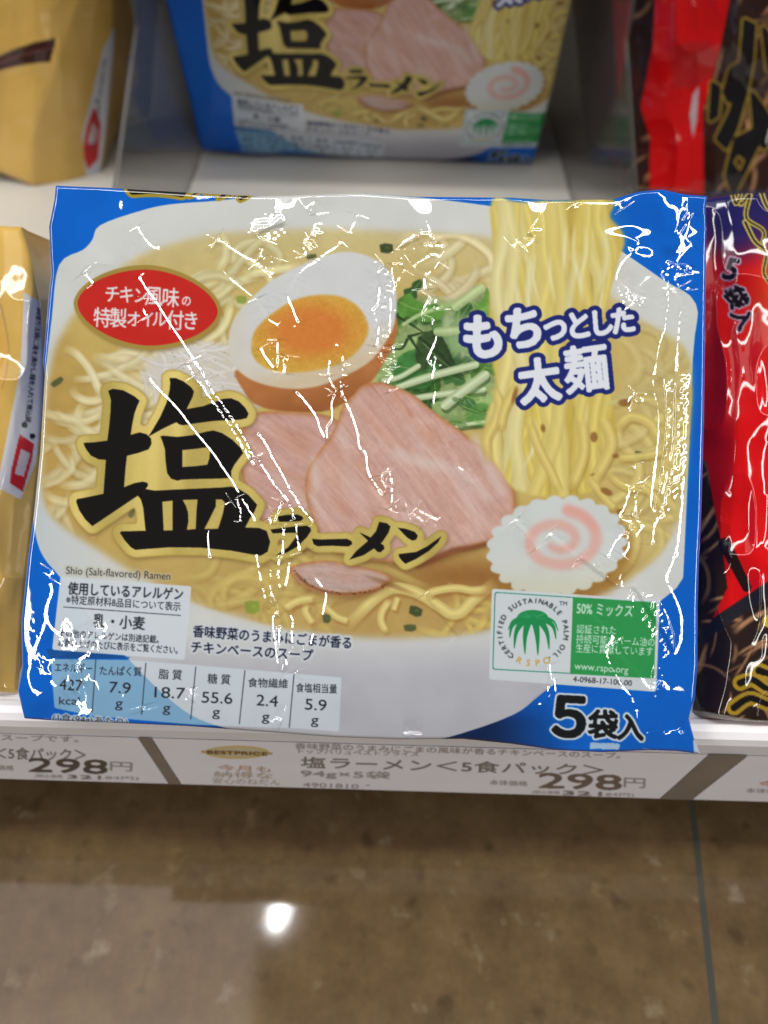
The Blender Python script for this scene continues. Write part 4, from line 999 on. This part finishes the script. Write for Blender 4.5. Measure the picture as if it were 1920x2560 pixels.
# the pack behind: the same print, standing upright
pb = at_depth(np.array(853.), np.array(347.), .482)
def tuck(a):
    """profile of the upright pack, a = distance up its face: it leans out over a tucked-in foot"""
    e = np.radians(121-18*np.clip(a/.08, 0, 1)); return e
aa = np.linspace(-.01, .2, 400); ee = tuck(aa); da = aa[1]-aa[0]
yy_ = np.cumsum(np.cos(ee))*da; zz_ = np.cumsum(np.sin(ee))*da
yy_ -= np.interp(0, aa, yy_); zz_ -= np.interp(0, aa, zz_)
nx, ny = 420, 345
x, y, s, t = coons(nx, ny, [(-90, 402), (1560, 402)], [(-90, 1586), (240, 1590), (550, 1596), (860, 1602), (1200, 1612), (1540, 1618)], [(-50, 390), (-50, 1300), (-70, 1560), (-60, 1640)], [(1395, 390), (1395, 1300), (1400, 1560), (1390, 1640)])
hh = (34*(1-np.abs(2*s-1)**3)*(1-np.abs(2*t-1)**3)-edge_drop(s, t, 1420, 1200, 26)*.9+CR.sample(x, y, noise(CR.H, CR.W, 150, seed=401))*6)*PX
a_ = (1606-y)*PX; e_ = tuck(a_)
P2 = pb+np.stack([(x-785)*PX+hh*0, np.interp(a_, aa, yy_)-hh*np.sin(e_), np.interp(a_, aa, zz_)+hh*np.cos(e_)], -1)
P2[..., 2] += shelf_z(P2[-1, :, 1]).max()-P2[-1, :, 2].min()+.0008
pack2 = empty('ramen_pack', P2[-1].mean(0), 'blue five-pack of salt ramen standing upright behind the front pack between dividers', 'ramen pack', 'blue salt ramen packs')
rid = CR.rid[np.clip(np.round(y-CR.y0).astype(int), 0, CR.H-1), np.clip(np.round(x-CR.x0).astype(int), 0, CR.W-1)]
grid_parts(P2, INK*lin(np.clip(CR.sample(x, y, blur(CR.a, 1.2)), 0, 1)), rid, PART_NAMES, {k: FILM_REAR for k in PART_NAMES}, pack2)
closed_back('film_back', P2, lambda p: np.stack([p[:, 0], np.maximum(p[:, 1]+.075, .52), np.maximum(p[:, 2]+.0, shelf_z(.56)+.0015)], 1), BARE, pack2)

# ================================================================== neighbours
def neighbour(name, C, top, bottom, left, right, dep, label, cat, group, bare, parts=None, rough=1.0, big=1.0, seed=500, thick=.07, nx=None, ny=None, fold=None, names=('printed_film',)):
    """dep = depths at top-left, top-right, bottom-left, bottom-right"""
    w = right[0][0]-left[0][0]; hgt = bottom[0][1]-top[0][1]
    nx = nx or int(abs(w)/2.2); ny = ny or int(abs(hgt)/2.6)
    x, y, s, t = coons(nx, ny, top, bottom, left, right)
    d = (dep[0]*(1-s)+dep[1]*s)*(1-t)+(dep[2]*(1-s)+dep[3]*s)*t
    H, W = C.H, C.W
    n = noise(H, W, 120, 170, seed=seed)*9*big+(.5-np.abs(noise(H, W, 70, 150, seed=seed+1)))*9*rough*big+(.5-np.abs(noise(H, W, 34, 60, seed=seed+2)))*1.5*rough+noise(H, W, 12, 16, seed=seed+3)*.05*rough
    hh = (C.sample(x, y, n)+26*(1-np.abs(2*s-1)**3)*(1-np.abs(2*t-1)**3)-edge_drop(s, t, abs(w), abs(hgt), 12))*PX
    if fold is not None:            # the film turns a corner along this line
        fy = [p[1] for p in fold[0]]; fx = [p[0] for p in fold[0]]; q = (x-np.interp(y, fy, fx))*fold[1]
        hh = hh-(np.sqrt(q*q+36)+q)*.5*fold[2]*PX
    P = at_depth(x, y, d-hh)
    root = empty(name, P[-1].mean(0), label, cat, group)
    rid = C.rid[np.clip(np.round(y-C.y0).astype(int), 0, H-1), np.clip(np.round(x-C.x0).astype(int), 0, W-1)]
    grid_parts(P, .92*lin(np.clip(C.sample(x, y), 0, 1)), rid, names, {k: FILM_SOFT for k in names}, root)
    def back(p):
        q = p+np.array([0, .77, -.64])*thick
        return np.stack([q[:, 0], q[:, 1], np.maximum(q[:, 2], shelf_z(q[:, 1])+.001)], 1)
    closed_back('film_back', P, back, bare, root)
    return root

# ---- gold packs on the left
def gold_canvas(x0, y0, x1, y1, seed):
    C = Canvas(x0, y0, x1, y1, rgb(214, 174, 92)); C.a += (noise(C.H, C.W, 90, seed=seed)*.02+noise(C.H, C.W, 30, seed=seed+1)*.01)[..., None]
    return C
CG = gold_canvas(-330, -260, 260, 440, 601)
m = 0
brush = CG.poly(kT((-160, 330), (-60, 270), (60, 215), (150, 185), (240, 165), (236, 200), (225, 240), (218, 268), (140, 275), (60, 290), (-20, 310), (-120, 360)), False)
CG.put(brush, rgb(66, 36, 34), 1, 1); CG.put(CG.stroke(kT((-60, 300), (60, 250), (150, 225), (230, 205)), 5, 3), rgb(130, 84, 74), .7)
# side strip with the makers' mark
lab = CG.poly([(246, 60), (222, 110), (178, 292), (188, 398), (214, 404), (240, 200), (252, 60)], False)
CG.put(lab, rgb(204, 206, 212), 1, 2)
redp = CG.poly(kT((405, 465), (418, 480), (438, 540), (425, 690), (380, 735), (358, 660), (372, 560)), False); CG.put(redp*lab, rgb(196, 44, 48)); CG.put(CG.poly(kT((400, 530), (425, 560), (415, 620), (380, 620)), False), rgb(204, 196, 198), .9)
for i, yy in enumerate(range(130, 330, 7)): CG.put(CG.glyph('使用上の注意保存方法'[i % 10], 226-(yy-130)*.12, yy, 9, 100)*lab, rgb(84, 84, 100), .9)
CG.put(np.clip(4-np.hypot(CG.X-209, CG.Y-219), 0, 1), rgb(20, 20, 22))
neighbour('noodle_pack', CG, [(-300, -230), (262, -230)], [(-300, 330), (0, 372), (75, 402), (216, 404)], [(-300, -240), (-300, 420)], [(262, -240), (248, 0), (246, 110), (238, 200), (229, 300), (216, 404)], (.35, .375, .445, .455), 'matte gold noodle pack with a dark brown brush stroke standing behind at the upper left', 'noodle pack', 'gold noodle packs', BARE_GOLD, seed=620, rough=1.2, big=1.5, fold=([(185, -240), (170, 0), (108, 185), (70, 300), (60, 420)], 1, .8), names=('printed_film', 'brush_stroke_print', 'side_panel'))
CG2 = gold_canvas(-330, 440, 140, 1560, 641)
CG2.put(CG2.soft(CG2.poly([(-200, 640), (-40, 650), (14, 720), (22, 800), (8, 850), (-60, 900), (-200, 900)]), 4), rgb(220, 170, 84), .7)
CG2.put(CG2.stroke([(2, 660), (18, 740), (14, 800), (4, 840)], 6, 3), rgb(170, 140, 90), .6)
st = CG2.poly([(53, 632), (90, 655), (96, 860), (78, 1000), (44, 1080), (38, 1076), (0, 1056), (-4, 1040), (44, 800)], False)
CG2.put(st, rgb(205, 203, 206), 1, 1)
rp = CG2.poly([(43, 938), (74, 960), (70, 990), (50, 1063), (22, 1044), (26, 1010)], False); CG2.put(rp, rgb(200, 36, 34)); CG2.put(CG2.poly([(46, 970), (66, 980), (52, 1030), (32, 1024)], False), rgb(206, 190, 192))
for i, yy in enumerate(range(672, 912, 13)): CG2.put(thicken(CG2.glyph('調理方法鍋に湯を沸かし麺を入れて煮込む'[i % 18], 86-(yy-672)*.105, yy, 14, 98), 1.6), rgb(46, 44, 54))
for yy, xx in ((918, 53), (942, 70)): CG2.put(np.clip(7-np.hypot(CG2.X-xx, CG2.Y-yy), 0, 1), rgb(22, 20, 20))
neighbour('noodle_pack', CG2, [(-300, 486), (0, 488), (43, 490), (95, 494)], [(-300, 1460), (0, 1496), (80, 1500)], [(-300, 480), (-300, 1520)], [(46, 486), (58, 520), (70, 560), (86, 640), (92, 700), (96, 800), (92, 1000), (78, 1100), (66, 1200), (52, 1320), (46, 1420), (40, 1510)], (.268, .270, .250, .250), 'matte gold noodle pack with a white side strip leaning left of the front ramen pack', 'noodle pack', 'gold noodle packs', BARE_GOLD, seed=660, rough=1.1, big=1.6, fold=([(40, 480), (50, 640), (40, 850), (0, 1060), (-20, 1500)], 1, .45), names=('printed_film', 'side_panel'))

# ---- red packs on the right
def noodle_print(C, mask, seed, n=40):
    rr = random.Random(seed); ys, xs = np.where(mask > .6)
    for i in range(n):
        j = rr.randrange(len(ys)); x0, y0 = xs[j]+C.x0, ys[j]+C.y0; a = rr.uniform(-1.4, -.2); L = rr.uniform(40, 120); b = rr.uniform(-.8, .8)
        p = [(x0+L*k*math.cos(a+b*k), y0+L*k*math.sin(a+b*k)) for k in (0, .33, .66, 1)]
        C.strand(p, rr.uniform(5, 12), rgb(150, 110, 78)*(1+rr.uniform(-.35, .3)), .2, .3, .8, soft=3, clip=mask, fade=.25)
def brush_mark(C, polys):
    m = np.zeros((C.H, C.W))
    for p in polys: m = np.maximum(m, C.poly(p, False))
    return m
CRD = Canvas(1290, -260, 1990, 450, rgb(208, 20, 24))
CRD.a += (noise(CRD.H, CRD.W, 60, seed=701)*.02)[..., None]
dark = np.maximum(CRD.poly([(1290, -260), (1440, -260), (1415, 0), (1410, 100), (1384, 233), (1405, 300), (1402, 450), (1320, 450), (1330, 250), (1352, 120), (1366, 0), (1330, 0)], False), CRD.poly([(1600, -260), (1990, -260), (1990, 450), (1522, 450), (1519, 240), (1555, 109), (1577, 0)], False))
CRD.put(dark, rgb(48, 30, 26)); noodle_print(CRD, dark, 5, 130)
CRD.put(CRD.poly(kU((985, 200), (1000, 190), (1000, 350), (985, 370)), False), rgb(190, 188, 192), .8)
CRD.put(CRD.soft(CRD.poly(kU((1230, 210), (1300, 185), (1400, 180), (1440, 240), (1420, 320), (1340, 380), (1250, 380)), False), 3), rgb(150, 44, 44), .5)
CRD.put(CRD.poly(kU((1335, 410), (1362, 370), (1352, 520), (1335, 600), (1322, 500)), False), rgb(190, 188, 196), .9)
blk = brush_mark(CRD, [kU((1560, 90), (1600, 110), (1590, 260), (1560, 420), (1520, 560), (1480, 640), (1440, 600), (1500, 480), (1540, 330)), kU((1500, 300), (1530, 280), (1540, 360), (1490, 440), (1470, 400)), kU((1590, 400), (1650, 480), (1700, 600), (1640, 640), (1600, 560)), kU((1420, 360), (1450, 380), (1440, 500), (1410, 520)), kU((1520, 600), (1600, 560), (1620, 620), (1560, 740), (1510, 840), (1480, 760)), kU((1640, 120), (1700, 200), (1700, 330), (1660, 300))])
hol = CRD.poly(kU((1500, 700), (1530, 660), (1570, 690), (1540, 760)), False); blk = np.clip(blk-hol, 0, 1)
CRD.put(CRD.grow(blk, 8), rgb(150, 124, 46), 1, 1); CRD.put(CRD.grow(blk, 4), rgb(26, 24, 26))
CRD.put(CRD.soft(CRD.poly(kU((1400, 830), (2000, 830), (2000, 1000), (1400, 1000)), False), 4), rgb(22, 34, 80), .9)
neighbour('noodle_pack', CRD, [(1318, -230), (1960, -230)], [(1318, 412), (1420, 412), (1530, 424), (1960, 436)], [(1300, -240), (1318, 0), (1330, 180), (1344, 420)], [(1960, -240), (1960, 440)], (.375, .355, .452, .44), 'red noodle pack with gold-edged black brush lettering standing behind at the upper right', 'noodle pack', 'red noodle packs', BARE_RED, seed=720, rough=1.4, big=1.8, names=('printed_film', 'brush_lettering'))
CRF = Canvas(1460, 380, 2020, 1600, rgb(206, 16, 22))
CRF.a += (noise(CRF.H, CRF.W, 70, seed=741)*.02)[..., None]
blu = CRF.soft(CRF.poly([(1480, 380), (2020, 380), (2020, 520), (1680, 540), (1600, 560), (1560, 560), (1500, 520)], False), 26); CRF.put(blu, rgb(24, 32, 92), .95)
orange_blob = np.exp(-((CRF.X-1665)/46)**2-((CRF.Y-660)/120)**2); CRF.put(orange_blob, rgb(206, 66, 38), .8)  # orange blob of the print
for p in [[(1585, 400), (1600, 440), (1620, 420), (1612, 470), (1650, 500), (1640, 540)], [(1610, 480), (1630, 520), (1655, 545), (1650, 590), (1670, 620)], [(1575, 385), (1590, 440), (1605, 400)], [(1640, 400), (1660, 450), (1690, 440)]]:
    CRF.put(CRF.stroke(p, 13, 9), rgb(176, 158, 78), 1, 1); CRF.put(CRF.stroke(p, 5, 3), rgb(30, 28, 40), 1)
for ch, x_, y_, sz, rot in [('5', 1580, 582, 66, 12), ('袋', 1591, 642, 50, 62), ('入', 1605, 690, 46, 62)]:
    m = CRF.grow(CRF.glyph(ch, x_, y_, sz, rot, 1, .12), 2.4); CRF.put(CRF.grow(m, 3), rgb(190, 160, 186), 1, 2); CRF.put(m, rgb(22, 16, 28))
low = CRF.poly([(1480, 1385), (1530, 1352), (1659, 1262), (2020, 1120), (2020, 1620), (1480, 1620)], False)
CRF.put(low, rgb(40, 28, 26)); noodle_print(CRF, low, 9, 70)
CRF.put(CRF.poly([(1515, 1352), (1659, 1256), (1760, 1200), (1760, 1235), (1659, 1290), (1540, 1372), (1515, 1400)], False), rgb(34, 32, 40))
drk = CRF.poly([(1480, 960), (1528, 1000), (1540, 1080), (1560, 1180), (1572, 1270), (1535, 1345), (1480, 1390)], False); CRF.put(drk, rgb(44, 28, 22)); noodle_print(CRF, drk, 14, 14)
CRF.put(CRF.stroke(k8((1380, 0), (1440, 120), (1520, 280)), 28, 20, True), rgb(24, 18, 20), .95)
for p in [k8((1480, 900), (1560, 880), (1659, 940), (1800, 960)), k8((1440, 1060), (1540, 1000), (1659, 1040), (1800, 1080)), k8((1600, 820), (1720, 860))]:
    CRF.put(CRF.stroke(p, 34, 26), rgb(158, 128, 40)); CRF.put(CRF.stroke(p, 16, 10), rgb(24, 20, 20))
q = np.hypot(CRF.X-k8((1665, 500))[0][0], CRF.Y-k8((1665, 500))[0][1]); CRF.put(np.clip(14-q, 0, 1), rgb(190, 160, 40))
CRF.put(CRF.poly([(1480, 1530), (1560, 1545), (1659, 1560), (1800, 1580), (1800, 1640), (1480, 1640)], False), rgb(190, 182, 172), .7)
neighbour('noodle_pack', CRF, [(1500, 432), (1600, 418), (1960, 410)], [(1476, 1544), (1600, 1558), (1960, 1575)], [(1512, 420), (1508, 560), (1500, 900), (1494, 1150), (1488, 1300), (1484, 1450), (1482, 1560)], [(1960, 400), (1960, 1590)], (.265, .262, .247, .246), 'red noodle pack with dark noodle picture leaning right of the front ramen pack', 'noodle pack', 'red noodle packs', BARE_RED, seed=760, rough=1.2, big=1.7, fold=([(1590, 380), (1592, 700), (1600, 800), (1586, 1000), (1580, 1200), (1560, 1600)], -1, .7), names=('printed_film', 'brush_lettering', 'count_lettering'))
